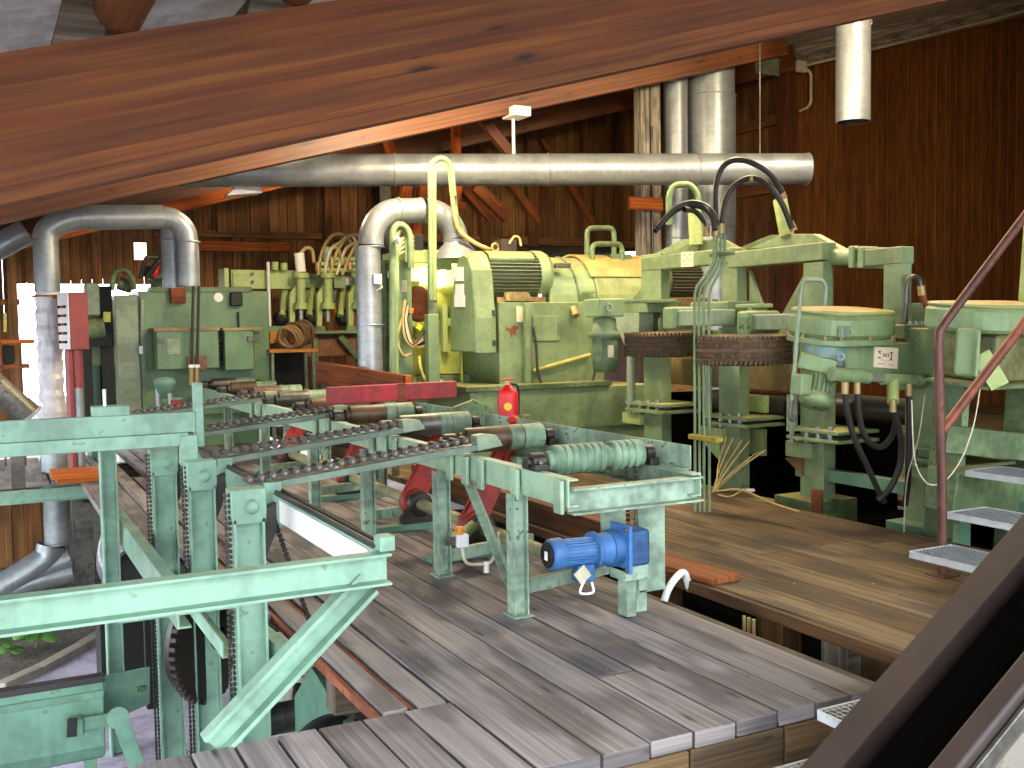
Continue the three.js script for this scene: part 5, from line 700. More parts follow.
// ================================================================ centring machine: portal frames in a row
const XF = 7.45;
const portal = thing('portal_machine', 'row of green portal frames carrying the rubber-tyred log rollers', 'machine', [XF, -0.55, -8.6]);
const fx = (x0, y0, x1, y1, d = 0.14, X = XF, r = 0.012) => rectX(x0, y0, x1, y1, X, d, r);
const xp = (x, y, X = XF) => PX(x, y, X);
{
  const t = portal;
  const lower = (x0, x1, y0, d, m) => { const a = xp(x0, y0), b = xp(x1, y0); return box(XF, XF + d, -0.55, a[1], a[2], b[2], 0.012); };
  // uprights
  part(t, 'upright', [fx(641, 254, 661, 330), lower(643, 661, 328, 0.15)], P.olive); part(t, 'upright', [fx(722, 262, 737, 330), lower(718, 739, 328, 0.15)], P.olive);
  part(t, 'upright', [fx(803, 262, 823, 330), lower(800, 824, 328, 0.16)], P.olive); part(t, 'upright', [fx(883, 262, 901, 330), lower(905, 934, 328, 0.2)], P.olive);
  part(t, 'top_beam', fx(641, 252.5, 732, 267, 0.17, XF - 0.01), P.olive); part(t, 'top_beam', fx(728, 247, 823, 264, 0.18, XF - 0.02), P.olive); part(t, 'top_beam', fx(862, 248, 901, 265, 0.17, XF - 0.01), P.olive);
  const cp = part(t, 'coupling', [cyl(xp(828, 257, XF + 0.14), xp(864, 257, XF + 0.14), 0.085, 20), fx(848, 246, 853, 268, 0.34, XF - 0.03), fx(857, 247, 862, 268, 0.34, XF - 0.03)], P.oliveClean); part(cp, 'bolt', [[855, 249], [855, 265]].map(([x, y]) => cyl(xp(x - 4, y, XF + 0.02), xp(x + 4, y, XF + 0.02), 0.03, 8)), M.brass);
  const zy = (pts, X = XF) => pts.map(([x, y]) => { const p = xp(x, y, X); return [p[2], p[1]]; });
  part(t, 'gusset', prismX(zy([[641, 286], [641, 306], [622, 306], [626, 302]]), XF + 0.05, XF + 0.2), P.olive); part(t, 'gusset', prismX(zy([[742, 270], [742, 304], [754, 304]]), XF + 0.1, XF + 0.14), P.olive); part(t, 'gusset', prismX(zy([[806, 266], [806, 330], [765, 330], [772, 316], [798, 268]]), XF + 0.12, XF + 0.3), P.olive);
  part(t, 'roof_plate', prismX(zy([[655, 253], [684, 239], [716, 239], [742, 250]], XF + 0.32), XF + 0.32, XF + 0.40), P.olive); part(t, 'roof_plate', prismX(zy([[668, 253], [694, 240], [722, 240], [744, 252]], XF + 0.1), XF + 0.12, XF + 0.18), P.oliveDark); part(t, 'roof_plate', prismX(zy([[736, 249], [770, 235], [790, 235], [800, 249]], XF + 0.4), XF + 0.40, XF + 0.46), P.oliveDark); part(t, 'roof_plate', prismX(zy([[752, 248], [785, 234], [815, 234], [848, 252], [848, 262], [830, 262], [830, 248]], XF + 0.2), XF + 0.18, XF + 0.28), P.olive);
  part(t, 'lift_cylinder', cyl(xp(780, 200, XF + 0.2), xp(787, 236, XF + 0.2), 0.075, 16), P.oliveLight);
  // clamp collars with bolts round each upright, and blocks under them
  for (const [x0, x1, y0, y1] of [[625, 663, 402.5, 412.5], [704, 746, 416, 426], [786, 838, 429.5, 441.5], [907, 972, 449, 464.5]]) {
    const c = part(t, 'clamp_collar', [fx(x0, y0, x1, y0 + 3.4, 0.55, XF - 0.12, 0.006), fx(x0, y1 - 3.4, x1, y1, 0.55, XF - 0.12, 0.006)], P.oliveClean); part(c, 'clamp_bolt', [0.12, 0.4, 0.62, 0.85].map((f) => cyl(xp(x0 + (x1 - x0) * f, y1 + 1, XF - 0.06), xp(x0 + (x1 - x0) * f, y0 - 2.5, XF - 0.06), 0.028, 8)), M.zinc);
  }
  part(t, 'bracket_block', [fx(622, 413, 640, 424, 0.3, XF - 0.06), fx(700, 427, 722, 440, 0.2, XF - 0.06)], P.oliveLight); part(t, 'bracket_block', fx(785, 442, 812, 458, 0.3, XF - 0.06), P.olive); part(t, 'bracket_block', fx(900, 466, 932, 479, 0.34, XF - 0.06), P.olive);
  part(t, 'rib', prismX(zy([[786, 458], [804, 476], [804, 458]]), XF - 0.02, XF + 0.02), P.rustPaint); part(t, 'rib', prismX(zy([[704, 442], [720, 460], [720, 442]]), XF - 0.02, XF + 0.02), P.oliveLight);
  for (const [x, y0, y1] of [[631, 355, 404], [707, 360, 418], [792, 395, 431]]) part(t, 'slide_rod', cyl(xp(x, y1, XF - 0.1), xp(x, y0, XF - 0.1), 0.055, 16), P.greyGreen);
  // feet
  for (const [x0, x1, y] of [[786, 828, 493], [898, 940, 518]]) { const a = xp(x0, y), b = xp(x1, y); part(t, 'foot_block', box(XF - 0.16, XF + 0.4, -0.55, a[1], a[2], b[2], 0.01), x0 > 800 ? P.sea : P.oliveDark); }
  part(t, 'base_rail', [box(XF - 0.1, XF + 0.1, -0.55, -0.12, -11.4, -7.6), box(XF - 0.06, XF + 0.1, -0.5, -0.3, -7.5, -4)], P.oliveDark); part(t, 'foot_pipe', cyl(xp(817, 519, XF - 0.14), xp(817, 490, XF - 0.14), 0.06, 14), M.rust);
  part(t, 'tie_bar', box(XF + 0.05, XF + 0.16, 0.18, 0.3, -8.2, -4.5), P.sea); part(t, 'log_trough', fx(655, 360, 795, 388, 0.06, XF + 0.55), pc(M.worn, 0x7d6a42, 0.3)); part(t, 'log_trough', fx(660, 330, 800, 356, 0.08, XF + 0.62), P.oliveDark);
  part(t, 'feed_roll', cyl(xp(800, 402, XF + 0.5), xp(938, 415, XF + 0.5), 0.13, 20), M.grease); part(t, 'feed_roll', cyl(xp(700, 400, XF + 0.5), xp(792, 408, XF + 0.5), 0.13, 20), M.grease); part(t, 'drag_plate', fx(738, 395, 764, 412, 0.08, XF + 0.3), P.oliveLight); part(t, 'drag_plate', fx(744, 428, 762, 455, 0.08, XF + 0.3), P.oliveLight);
  // swing arms that carry the tyres
  const arm = (x0, y0, x1, y1, X) => { const a = part(t, 'swing_arm', fx(x0, y0, x1, y1, 0.3, X, 0.015), P.greyGreen); part(a, 'arm_end', fx(x0 - 8, y0 - 3, x0 + 4, y1 + 4, 0.42, X - 0.05, 0.03), P.oliveClean); return a; };
  arm(670, 310, 713, 326, XF - 0.75); arm(744, 314, 800, 330, XF - 0.7); part(t, 'support_arm', prismX(zy([[611, 313], [640, 313], [640, 340], [627, 348]], XF - 0.3), XF - 0.32, XF - 0.1), P.greyGreen); part(t, 'hinge_block', fx(622, 302, 648, 313, 0.5, XF - 0.3), P.olive); part(t, 'hinge_block', fx(690, 302, 728, 312, 0.5, XF - 0.3), P.olive);
  part(t, 'lever', [fx(735, 304, 758, 308, 0.2, XF - 0.5), fx(747, 306, 752, 316, 0.2, XF - 0.5)], P.oliveClean); part(t, 'bolt_head', [[628, 300], [637, 300], [700, 300], [715, 300]].map(([x, y]) => cyl(xp(x, y + 2, XF - 0.2), xp(x, y - 1, XF - 0.2), 0.03, 8)), M.steel);
  part(t, 'void_shade_block', [box(XF + 0.75, XF + 1.6, -0.55, 0.86, -11.4, -8.25, 0.01), box(XF + 0.8, XF + 1.5, -0.55, 0.42, -6.75, -3.0, 0.01)], M.pitch); part(t, 'void_shade_block', box(XF + 0.5, XF + 1.5, -0.55, -0.3, -11.4, -3.0, 0.01), M.pitch);  // black blocks added to paint in the dark void behind the frames
  // pipes down the second frame
  const D = 9.75, q = (x, y, d = 0) => add(CAM, ray(x, y).map((v) => v * (D + d)));
  const dn = (x, y) => { const p = q(x, y); return [p[0], -0.02, p[2]]; };
  for (const [a, b] of [[714, 694.5], [717.5, 699], [721, 703.5], [725, 709]]) part(t, 'hydraulic_pipe', pipe([q(a, 234), q(a, 263), q(b + 1, 289), q(b, 297), dn(b, 400)], 0.0135, 0.08, 10), P.olive);
  part(t, 'pipe_clamp', [rectX(688, 436, 716, 441, q(700, 438)[0] - 0.04, 0.08)], pc(M.paint, 0xb0a040)); part(t, 'pipe_clamp', rectX(709, 252, 730, 256, q(720, 254)[0] - 0.03, 0.06), P.oliveDark);
  const hoses = [[[716, 232], [715.5, 190], [722, 168], [735, 160], [752, 163], [770, 174], [782, 192]], [[721, 230], [724, 205], [733, 187], [750, 178], [765, 183], [780, 200], [792, 228]], [[655, 231], [672, 213], [688, 205.5], [704, 208], [713, 218], [715, 230]], [[657, 228], [675, 209], [690, 203], [704, 205], [712, 212], [716, 222]], [[684, 209], [696, 212], [704, 222], [707, 234]]];
  for (const h of hoses) part(t, 'hydraulic_hose', tube(h.map(([x, y], i) => q(x, y, 0.12 * Math.sin(i))), 0.028, 8, 40), M.hose);
  for (const [x, y, x2, y2] of [[715, 236, 715.5, 226], [721, 234, 721, 224], [706, 236, 706.5, 227], [779, 188, 784, 199], [790, 222, 794, 231], [750, 178, 754, 179]]) part(t, 'fitting', cyl(q(x, y), q(x2, y2), 0.036, 10), M.brass);
  part(t, 'vent_hoop', pipe([q(669, 225, 2.5), q(669, 195, 2.5), q(674, 185, 2.5), q(690, 184, 2.5), q(698, 194, 2.5), q(698, 240, 2.5)], 0.04, 0.14, 10), P.oliveDark); part(t, 'vent_post', cyl(q(696, 245, 2.4), q(694, 205, 2.4), 0.08, 14), P.oliveLight);
}
// sign on the first frame: pictogram of an arrow cross with a line of text
function printed(w, h, draw) { const c = document.createElement('canvas'); c.width = w; c.height = h; const g = c.getContext('2d'); draw(g, w, h); const t = new THREE.CanvasTexture(c); t.colorSpace = THREE.SRGBColorSpace; return std({ map: t, roughness: 0.55 }); }
const plate = (poly4, m) => { const g = new THREE.BufferGeometry(), p = poly4, nrm = new THREE.Vector3().crossVectors(V(p[1]).sub(V(p[0])), V(p[3]).sub(V(p[0]))).normalize().multiplyScalar(0.012).toArray(), b = p.map((q) => q.map((v, i) => v - nrm[i])); const pos = [], uv = []; const quad = (a, c, d, e, u) => { for (const [q, t] of [[a, 0], [c, 1], [d, 2], [a, 0], [d, 2], [e, 3]]) { pos.push(...q); uv.push(...(u ? [[0, 0], [1, 0], [1, 1], [0, 1]][t] : [0.02, 0.02])); } }; quad(p[0], p[1], p[2], p[3], true); quad(b[1], b[0], b[3], b[2], false); for (let i = 0; i < 4; i++) { const j = (i + 1) % 4; quad(b[i], b[j], p[j], p[i], false); } g.setAttribute('position', new THREE.Float32BufferAttribute(pos, 3)); g.setAttribute('uv', new THREE.Float32BufferAttribute(uv, 2)); g.computeVertexNormals(); return g; };
{ const X = XF - 0.024, m = printed(96, 128, (g, w, h) => { g.fillStyle = '#e8d8b4'; g.fillRect(0, 0, w, h); g.fillStyle = '#5a3a40'; for (const [x, y] of [[20, 22], [68, 20], [44, 48], [20, 66], [66, 64]]) g.fillRect(x, y, 12, 10); g.fillStyle = '#b08070'; g.fillRect(10, 104, 76, 5); }); single('warning_sign', 'small cream sign with dark marks on the first portal beam', 'sign', plate([xp(681, 267, X), xp(693, 266.5, X), xp(693, 251.5, X), xp(681, 252, X)], m), m); }
{ const D = 11.9, q = (x, y) => add(CAM, ray(x, y).map((v) => v * D)), c = q(605, 372), t = thing('vertical_motor', 'small upright green gear motor under a bracket left of the tyres', 'motor', q(605, 374)), up = add(c, [0, 1, 0]), h = (y) => q(605, y)[1] - c[1];
  part(t, 'motor_body', turn(c, up, [[0, 0.02], [0, 0.13], [h(362), 0.15], [h(359), 0.16], [h(357), 0.15], [h(338), 0.15], [h(337), 0.02]], 24), P.oliveDark); part(t, 'flange', turn(c, up, [[h(338), 0.1], [h(338), 0.18], [h(332), 0.18], [h(331), 0.14], [h(318), 0.13], [h(317), 0.02]], 24), P.olive); part(t, 'gearbox', box(c[0] - 0.17, c[0] + 0.17, q(605, 317)[1], q(605, 299)[1], c[2] - 0.17, c[2] + 0.17, 0.02), P.oliveClean); part(t, 'rating_plate', box(c[0] - 0.05, c[0] + 0.02, c[1] + h(357), c[1] + h(345), c[2] + 0.14, c[2] + 0.155, 0), M.cream); part(t, 'bracket', box(c[0] - 0.1, c[0] + 1.1, q(605, 303)[1], q(605, 299)[1], c[2] - 0.3, c[2] - 0.1, 0.01), P.olive); part(t, 'eye', ringAt(add(c, [-0.06, h(308), 0.18]), add(c, [-0.06, h(308), 1]), 0.05, 0.02, 14), P.greyGreen); }
{ const Z = -12.6, v = (x, y, d = 0) => PZ(x, y, Z + d), c = (x) => [v(x, 282)[0], v(684, 281)[1], Z - 0.3], e = [99, c(0)[1], Z - 0.3], r = 0.24, t = thing('rear_motor', 'finned green motor seen through the first portal frame', 'motor', [c(685)[0], 0, Z - 0.3]);
  part(t, 'end_bell', turn(c(660), e, [[0, 0.02], [0, r * 0.95], [0.06, r * 1.05], [0.16, r * 1.08], [0.28, r], [0.28, 0.02]], 28), P.oliveClean); const g = [cyl(c(677), c(708), r * 0.9, 26)]; for (let i = 0; i < 30; i++) { const a = i / 30 * Math.PI * 2, o = [0, Math.sin(a) * r * 0.96, Math.cos(a) * r * 0.96]; g.push(bar(add(c(677), o), add(c(708), o), 0.05, 0.014, 0, [0, Math.sin(a) + 0.003, Math.cos(a)])); } part(t, 'finned_body', g, pc(M.paint, 0x4c4a38, 0.3)); part(t, 'stand', box(c(670)[0], c(712)[0], 0, c(0)[1] - r, Z - 0.6, Z - 0.1, 0.02), pc(M.worn, 0x8a7048, 0.4)); }
// tyres lying flat as log rollers
for (const [x, y, D, label] of [[663, 344, 11.9, 'farther left rubber tyre lying flat under the first portal frame'], [744, 349.5, 9.75, 'nearer right rubber tyre lying flat, partly behind upright pipes']]) {
  const c = add(CAM, ray(x, y).map((v) => v * D)), r = 0.44, h = 0.142, t = thing('tyre', label, 'tyre', c, 'tyres on the portal machine'), up = [c[0], c[1] + 1, c[2]];
  part(t, 'carcass', turn(c, up, [[-0.09, 0.22], [-h + 0.01, 0.27], [-h, 0.36], [-h + 0.03, r - 0.025], [-h + 0.045, r - 0.004], ...[-0.075, -0.03, 0.015, 0.06].flatMap((g) => [[g, r], [g, r - 0.014], [g + 0.014, r - 0.014], [g + 0.014, r]]), [h - 0.045, r - 0.004], [h - 0.03, r - 0.025], [h, 0.36], [h - 0.01, 0.27], [0.09, 0.22]], 56), M.rubber);
  const bl = []; for (let i = 0; i < 62; i++) for (let k = 0; k < 4; k++) { const a = (i + (k % 2) * 0.5) / 62 * Math.PI * 2, yy = [-0.112, -0.046, 0.046, 0.112][k]; const g = new THREE.BoxGeometry(0.012, 0.038, 0.026).rotateX(k % 2 ? 0.5 : -0.5).translate(r, yy, 0).rotateY(a).translate(...c); bl.push(uvBox(g)); }
  const tr = part(t, 'tread', bl, M.rubber); tr.userData.kind = 'stuff';
  part(t, 'rim', turn(c, up, [[-0.1, 0.03], [-0.1, 0.1], [-0.02, 0.12], [0, 0.19], [0.08, 0.225], [0.1, 0.24], [0.08, 0.2], [0.02, 0.16], [0.02, 0.03]], 36), P.oliveDark); part(t, 'spindle', cyl([c[0], c[1] - 0.1, c[2]], [c[0], c[1] + 0.3, c[2]], 0.055, 16), P.oliveDark);
}
// ---- gear head on a tilting arm, with its motor and the white sign
{
  const D = 9.1, q = (x, y, d = 0) => add(CAM, ray(x, y).map((v) => v * (D + d))), c = q(849, 341), t = thing('gear_unit', 'green rounded gear housing with a dusty lid and slanting motor below', 'gear unit', c);
  const lid = [], w = 0.435, W = 0.33; for (let i = 0; i < 36; i++) { const a = i / 36 * Math.PI * 2, k = 0.55; lid.push([c[0] + Math.sign(Math.cos(a)) * w * Math.abs(Math.cos(a)) ** k, c[2] - 0.1 + Math.sign(Math.sin(a)) * W * Math.abs(Math.sin(a)) ** k]); }
  const sc = (s) => lid.map(([x, z]) => [c[0] + (x - c[0]) * s, c[2] - 0.1 + (z - c[2] + 0.1) * s]);
  const hs = part(t, 'housing', [prismY(sc(1), c[1] + 0.03, c[1] + 0.24, 0.04), prismY(sc(1.03), c[1] - 0.02, c[1] + 0.03, 0.006)], P.oliveClean); part(hs, 'lid', prismY(sc(0.98), c[1] + 0.238, c[1] + 0.275, 0.012), pc(M.clean, 0x9aa56a, 0.9)); part(hs, 'flange_bolt', [0, 3, 6, 9, 12, 15, 18, 21, 24, 27, 30, 33].map((i) => bolt([c[0] + (lid[i][0] - c[0]) * 1.01, c[1] + 0.03, c[2] - 0.1 + (lid[i][1] - c[2] + 0.1) * 1.01], [0, 1, 0], 0.016, 0.03)), M.brass);
  part(hs, 'filler_cap', [box(c[0] - 0.34, c[0] - 0.24, c[1] + 0.06, c[1] + 0.16, c[2] + 0.2, c[2] + 0.26, 0.01), ringAt([c[0] - 0.29, c[1] + 0.11, c[2] + 0.26], [c[0] - 0.29, c[1] + 0.11, c[2] + 1], 0.04, 0.015)], P.greyGreen);
  const a = q(826, 340, -0.05), b = q(820, 405, -0.25), f = (k) => a.map((v, i) => v + (b[i] - v) * k);
  part(t, 'motor_neck', turn(f(-0.05), b, [[0, 0.1], [0, 0.19], [0.1, 0.19], [0.12, 0.18], [0.28, 0.17], [0.29, 0.1]], 30), pc(M.paint, 0x7f9c98, 0.2)); part(t, 'mount_plate', [bar(q(800, 360, -0.2), q(838, 366, -0.3), 0.14, 0.1, 0.02)], P.oliveClean); part(t, 'eye', ringAt(q(842, 354, -0.35), q(842, 354, -2), 0.035, 0.016, 16), M.zinc);
  const fins = [cyl(f(0.46), f(0.86), 0.12, 24)]; const ax = V(b).sub(V(a)).normalize(), e1 = new THREE.Vector3(1, 0, 0).addScaledVector(ax, -ax.x).normalize(), e2 = new THREE.Vector3().crossVectors(ax, e1); for (let i = 0; i < 22; i++) { const g = i / 22 * Math.PI * 2, o = e1.clone().multiplyScalar(Math.cos(g) * 0.128).addScaledVector(e2, Math.sin(g) * 0.128); fins.push(bar(add(f(0.48), o.toArray()), add(f(0.86), o.toArray()), 0.03, 0.012, 0, o.toArray())); }
  part(t, 'motor_body', fins, P.oliveClean); part(t, 'motor_flange', turn(f(0.43), b, [[0, 0.1], [0, 0.165], [0.03, 0.165], [0.03, 0.1]], 26), M.grease); part(t, 'motor_cap', turn(f(0.85), b, [[0, 0.1], [0, 0.15], [0.06, 0.15], [0.1, 0.12], [0.105, 0.02]], 26), P.oliveClean); part(t, 'terminal_box', bar(q(804, 373, -0.35), q(804, 394, -0.35), 0.14, 0.12, 0.015), P.oliveClean);
  part(t, 'riser_tube', pipe([q(796, 400, -0.3), q(797, 285, -0.3), q(800, 279, -0.3), q(817, 279, -0.3), q(822, 284, -0.3), q(822, 305, -0.3)], 0.018, 0.1, 10), P.greyGreen); part(t, 'riser_tube', pipe([q(796, 400, -0.3), q(795, 418, -0.3), q(798, 421, -0.3), q(800, 416, -0.3)], 0.018, 0.04, 10), M.steel);
  const mount = q(812, 330, 0.35); part(t, 'carrier', box(mount[0] - 0.1, XF + 0.05, c[1] - 0.15, c[1] - 0.02, c[2] - 0.35, c[2] - 0.05), P.olive); t.rotation.x = 0.1;
}
{
  const Z = PZ, z = -6.62, v = (x, y, d = 0) => PZ(x, y, z + d), t = thing('tilting_arm', 'green box-shaped tilting arm bearing the white sign and a hydraulic ram', 'arm', [v(885, 380)[0], v(885, 386)[1], z - 0.2]); void Z;
  part(t, 'arm_box', prismZ(polyZ([[846, 345], [866, 341], [926, 343], [930, 352], [928, 378], [846, 378]], z), z - 0.35, z, 0.015), P.olive); part(t, 'end_bracket', [rectZ(920, 372, 935, 391, z + 0.06, 0.3, 0.02)], P.oliveClean); const cy = part(t, 'ram', [cyl(v(832, 374, 0.12), v(868, 377, 0.12), 0.062, 18), cyl(v(882, 379, 0.12), v(922, 381, 0.12), 0.05, 18)], P.oliveClean); part(cy, 'piston_rod', cyl(v(866, 377, 0.12), v(884, 379, 0.12), 0.035, 14), M.bright); part(cy, 'pivot_pin', turn(v(920, 381, 0.12), v(920, 381, 1), [[0, 0.075], [0.06, 0.075], [0.065, 0.045], [0.09, 0.045], [0.09, 0.001]], 20), P.oliveDark);
  part(t, 'bolted_block', [rectZ(904, 324, 940, 338, z - 0.05, 0.4, 0.012), rectZ(911, 303, 924, 324, z - 0.15, 0.25)], P.olive); part(t, 'bolt', [910, 916, 922, 928, 934].map((x) => cyl(v(x, 325, -0.1), v(x, 321, -0.1), 0.03, 8)), M.zinc); part(t, 'hose', tube([v(905, 322), v(906, 300), v(907, 283), v(912, 277), v(919, 279), v(921, 289)], 0.022), M.steel); part(t, 'fitting', cyl(v(921, 286), v(922, 295), 0.035, 10), M.brass); part(t, 'hose', tube([v(922, 295), v(926, 305), v(931, 318), v(932, 324)], 0.026), M.rust);
  const hz = -6.4, w = (x, y, d = 0) => PZ(x, y, hz + d); for (const h of [[[845, 384], [847, 410], [855, 440], [868, 468], [878, 490], [884, 502]], [[857, 384], [859, 415], [866, 438], [880, 447], [892, 436], [897, 415]], [[895, 412], [901, 440], [900, 465], [890, 488], [878, 500]], [[909, 395], [909, 430], [908, 480], [905, 505]]]) part(t, 'hydraulic_hose', tube(h.map(([x, y], i) => w(x, y, -0.05 * i)), 0.027, 10, 40), M.hose);
  for (const [x, y] of [[845, 384], [857, 384], [909, 386], [893, 402]]) part(t, 'fitting', cyl(w(x, y + 10), w(x, y - 2), 0.031, 10), M.brass); part(t, 'pipe_stub', cyl(w(893, 402), w(893, 380, -0.1), 0.05, 12), P.oliveLight);
}
{ const z = -6.606, m = printed(160, 140, (g, w, h) => { g.fillStyle = '#f2dfc4'; g.fillRect(0, 0, w, h); g.fillStyle = '#6a4a44'; g.strokeStyle = '#6a4a44'; g.lineWidth = 6; g.fillRect(22, 28, 20, 9); g.fillRect(22, 70, 18, 9); g.beginPath(); g.moveTo(30, 36); g.lineTo(40, 50); g.stroke(); g.font = 'bold 36px sans-serif'; g.fillText('WI', 54, 68); g.fillRect(102, 30, 22, 7); g.fillRect(109, 30, 9, 56); g.fillRect(104, 80, 20, 7); g.lineWidth = 3; g.strokeStyle = '#a88878'; g.beginPath(); g.arc(76, 60, 36, 0.2, Math.PI - 0.2); g.stroke(); g.fillStyle = '#b89a84'; g.fillRect(22, 112, 52, 5); g.fillRect(92, 114, 40, 5); }); single('notice_sign', 'white square sign with dark symbols on the green tilting arm', 'sign', plate([PZ(874, 367, z), PZ(897.5, 369, z), PZ(898.5, 348, z), PZ(875, 346.5, z)], m), m); }
{
  const D = 8.3, q = (x, y, d = 0) => add(CAM, ray(x, y).map((v) => v * (D + d))), c = q(1000, 330, 0.3), t = thing('gear_unit', 'largest round-lidded green gear housing, cut off by the right edge', 'gear unit', c); t.rotation.x = 0.08;
  const o = []; for (let i = 0; i < 36; i++) { const a = i / 36 * Math.PI * 2, k = 0.6; o.push([c[0] + Math.sign(Math.cos(a)) * 0.62 * Math.abs(Math.cos(a)) ** k, c[2] + Math.sign(Math.sin(a)) * 0.42 * Math.abs(Math.sin(a)) ** k]); }
  const hs = part(t, 'housing', prismY(o, c[1] + 0.0, c[1] + 0.2, 0.03), P.oliveClean); part(hs, 'lid', prismY(o.map(([x, z]) => [c[0] + (x - c[0]) * 0.98, c[2] + (z - c[2]) * 0.98]), c[1] + 0.198, c[1] + 0.225, 0.01), pc(M.clean, 0x9aa56a, 0.9));
  part(t, 'body', box(c[0] - 0.42, c[0] + 0.6, c[1] - 0.4, c[1], c[2] - 0.3, c[2] + 0.3, 0.05), pc(M.worn, 0x74734a, 0.3)); part(t, 'side_cover', [bar(q(957, 350, -0.15), q(979, 350, -0.25), 0.38, 0.1, 0.04), bar(q(976, 350, -0.3), q(980, 350, -0.35), 0.36, 0.03, 0.01)], P.oliveClean); part(t, 'plate', bar(q(982, 350, -0.3), q(1004, 382, -0.35), 0.14, 0.02, 0.004), P.oliveLight); part(t, 'shelf', box(c[0] - 0.6, c[0] + 0.7, c[1] - 0.43, c[1] - 0.40, c[2] - 0.2, c[2] + 0.4, 0.004), P.oliveDark);
  part(t, 'stand', [box(c[0] - 0.5, c[0] - 0.42, -0.55, c[1] - 0.42, c[2] - 0.2, c[2] + 0.1), box(c[0] + 0.4, c[0] + 0.6, -0.55, c[1] - 0.42, c[2] - 0.2, c[2] + 0.1)], P.oliveDark); part(t, 'lower_beam', bar(q(950, 438, -0.1), q(1060, 448, 0.2), 0.22, 0.1, 0.008), P.oliveDark); part(t, 'low_box', bar(q(950, 490, -0.2), q(1050, 490, 0.4), 0.35, 0.3, 0.02), P.oliveDark);
  part(t, 'tall_post', bar(q(1026, 310, 0.6), q(1026, 60, 0.6), 0.12, 0.1, 0.006), P.oliveLight); part(t, 'post_foot', box(q(1026, 310, 0.6)[0] - 0.1, q(1026, 310, 0.6)[0] + 0.1, c[1] - 0.4, q(1026, 305, 0.6)[1], q(1026, 310, 0.6)[2] - 0.1, q(1026, 310, 0.6)[2] + 0.1), P.olive);
  part(t, 'thin_cable', tube([q(985, 372, -0.5), q(980, 420, -0.5), q(970, 455, -0.5), q(955, 478, -0.5), q(938, 482, -0.5), q(925, 465, -0.4), q(920, 440, -0.3), q(916, 400, -0.2)], 0.005), M.cream);
}
single('thin_cable', 'thin pale cable hanging beside the portal foot to the floor', 'cable', tube([PX(925, 395, 7.2), PX(918, 440, 7.1), PX(907, 480, 7.0), PX(904, 530, 6.95), PY(905, 536, 0.0)], 0.005), M.cream);
{ // loose wires sprouting at the machine edge
  const w = [], g0 = PY(712, 492, 0.01); const tips = [[733, 438], [742, 440], [750, 441], [758, 452], [766, 450], [727, 437]]; for (const [x, y] of tips) w.push(tube([add(g0, [rr(-0.05, 0.05), 0.0, rr(-0.05, 0.05)]), add(PX((x + 710) / 2, (y * 0.45 + 486 * 0.55), 7.0), [0, 0, 0]), PX(x, y, 7.1)], 0.008));
  const t = thing('loose_wires', 'bundle of loose tan wires sprouting from the brown floor', 'wires', g0); for (const g of w) part(t, 'wire', g, M.hoseTan); part(t, 'wire', tube([g0, PY(740, 490, 0.01), PY(772, 503, 0.01), PY(800, 512, 0.01)], 0.012), M.hoseTan); part(t, 'wire', tube([PY(718, 495, 0.01), PY(730, 497, 0.012), PY(745, 489, 0.012), PY(750, 491, 0.012)], 0.011), M.hoseTan); part(t, 'connector', box(PY(750, 492, 0)[0] - 0.05, PY(750, 492, 0)[0] + 0.05, 0, 0.03, PY(750, 492, 0)[2] - 0.02, PY(750, 492, 0)[2] + 0.02), M.whiteBox); }

// ================================================================ right: grated steps, rail, stringer beams
function grating(parent, x0, x1, y, z0, z1) {
  const b = part(parent, 'tread_frame', [box(x0, x0 + 0.012, y - 0.045, y, z0, z1, 0.002), box(x1 - 0.012, x1, y - 0.045, y, z0, z1, 0.002), box(x0, x1, y - 0.045, y, z0, z0 + 0.012, 0.002), box(x0, x1, y - 0.045, y, z1 - 0.012, z1, 0.002)], pc(M.clean, 0xc4c7ce)), g = [];
  for (let x = x0 + 0.035; x < x1 - 0.02; x += 0.034) g.push(box(x - 0.0025, x + 0.0025, y - 0.03, y - 0.001, z0, z1, 0)); for (let z = z0 + 0.035; z < z1 - 0.02; z += 0.036) g.push(box(x0, x1, y - 0.014, y - 0.002, z - 0.002, z + 0.002, 0));
  const o = part(b, 'grating_bars', g, M.zinc); o.userData.kind = 'stuff'; return b;
}
const STEPS = [['lowest of the three free-standing grated steps beside the handrail', 5.56, 0.22, -4.98, -3.9], ['middle grated step above the lowest one', 6.06, 0.42, -5.1, -4.0], ['uppermost grated step at the right edge', 6.62, 0.64, -5.4, -4.2]];
STEPS.forEach(([label, x, y, z0, z1], i) => { const t = thing('grated_step', label, 'step', [x + 0.2, 0, (z0 + z1) / 2], 'grated steps on the brown floor'); grating(t, x, x + 0.42, y, z0, z1); for (const [dx, z] of [[0.05, z0 + 0.5], [0.34, z0 + 0.5], [0.05, z1 - 0.1], [0.34, z1 - 0.1]]) part(t, 'leg', box(x + dx, x + dx + 0.05, 0, y - 0.045, z - 0.025, z + 0.025, 0.004), M.zinc); part(t, 'base_board', box(x, x + 0.4, 0, 0.03, z0 + 0.4, z1, 0.006), M.grey); void i; });
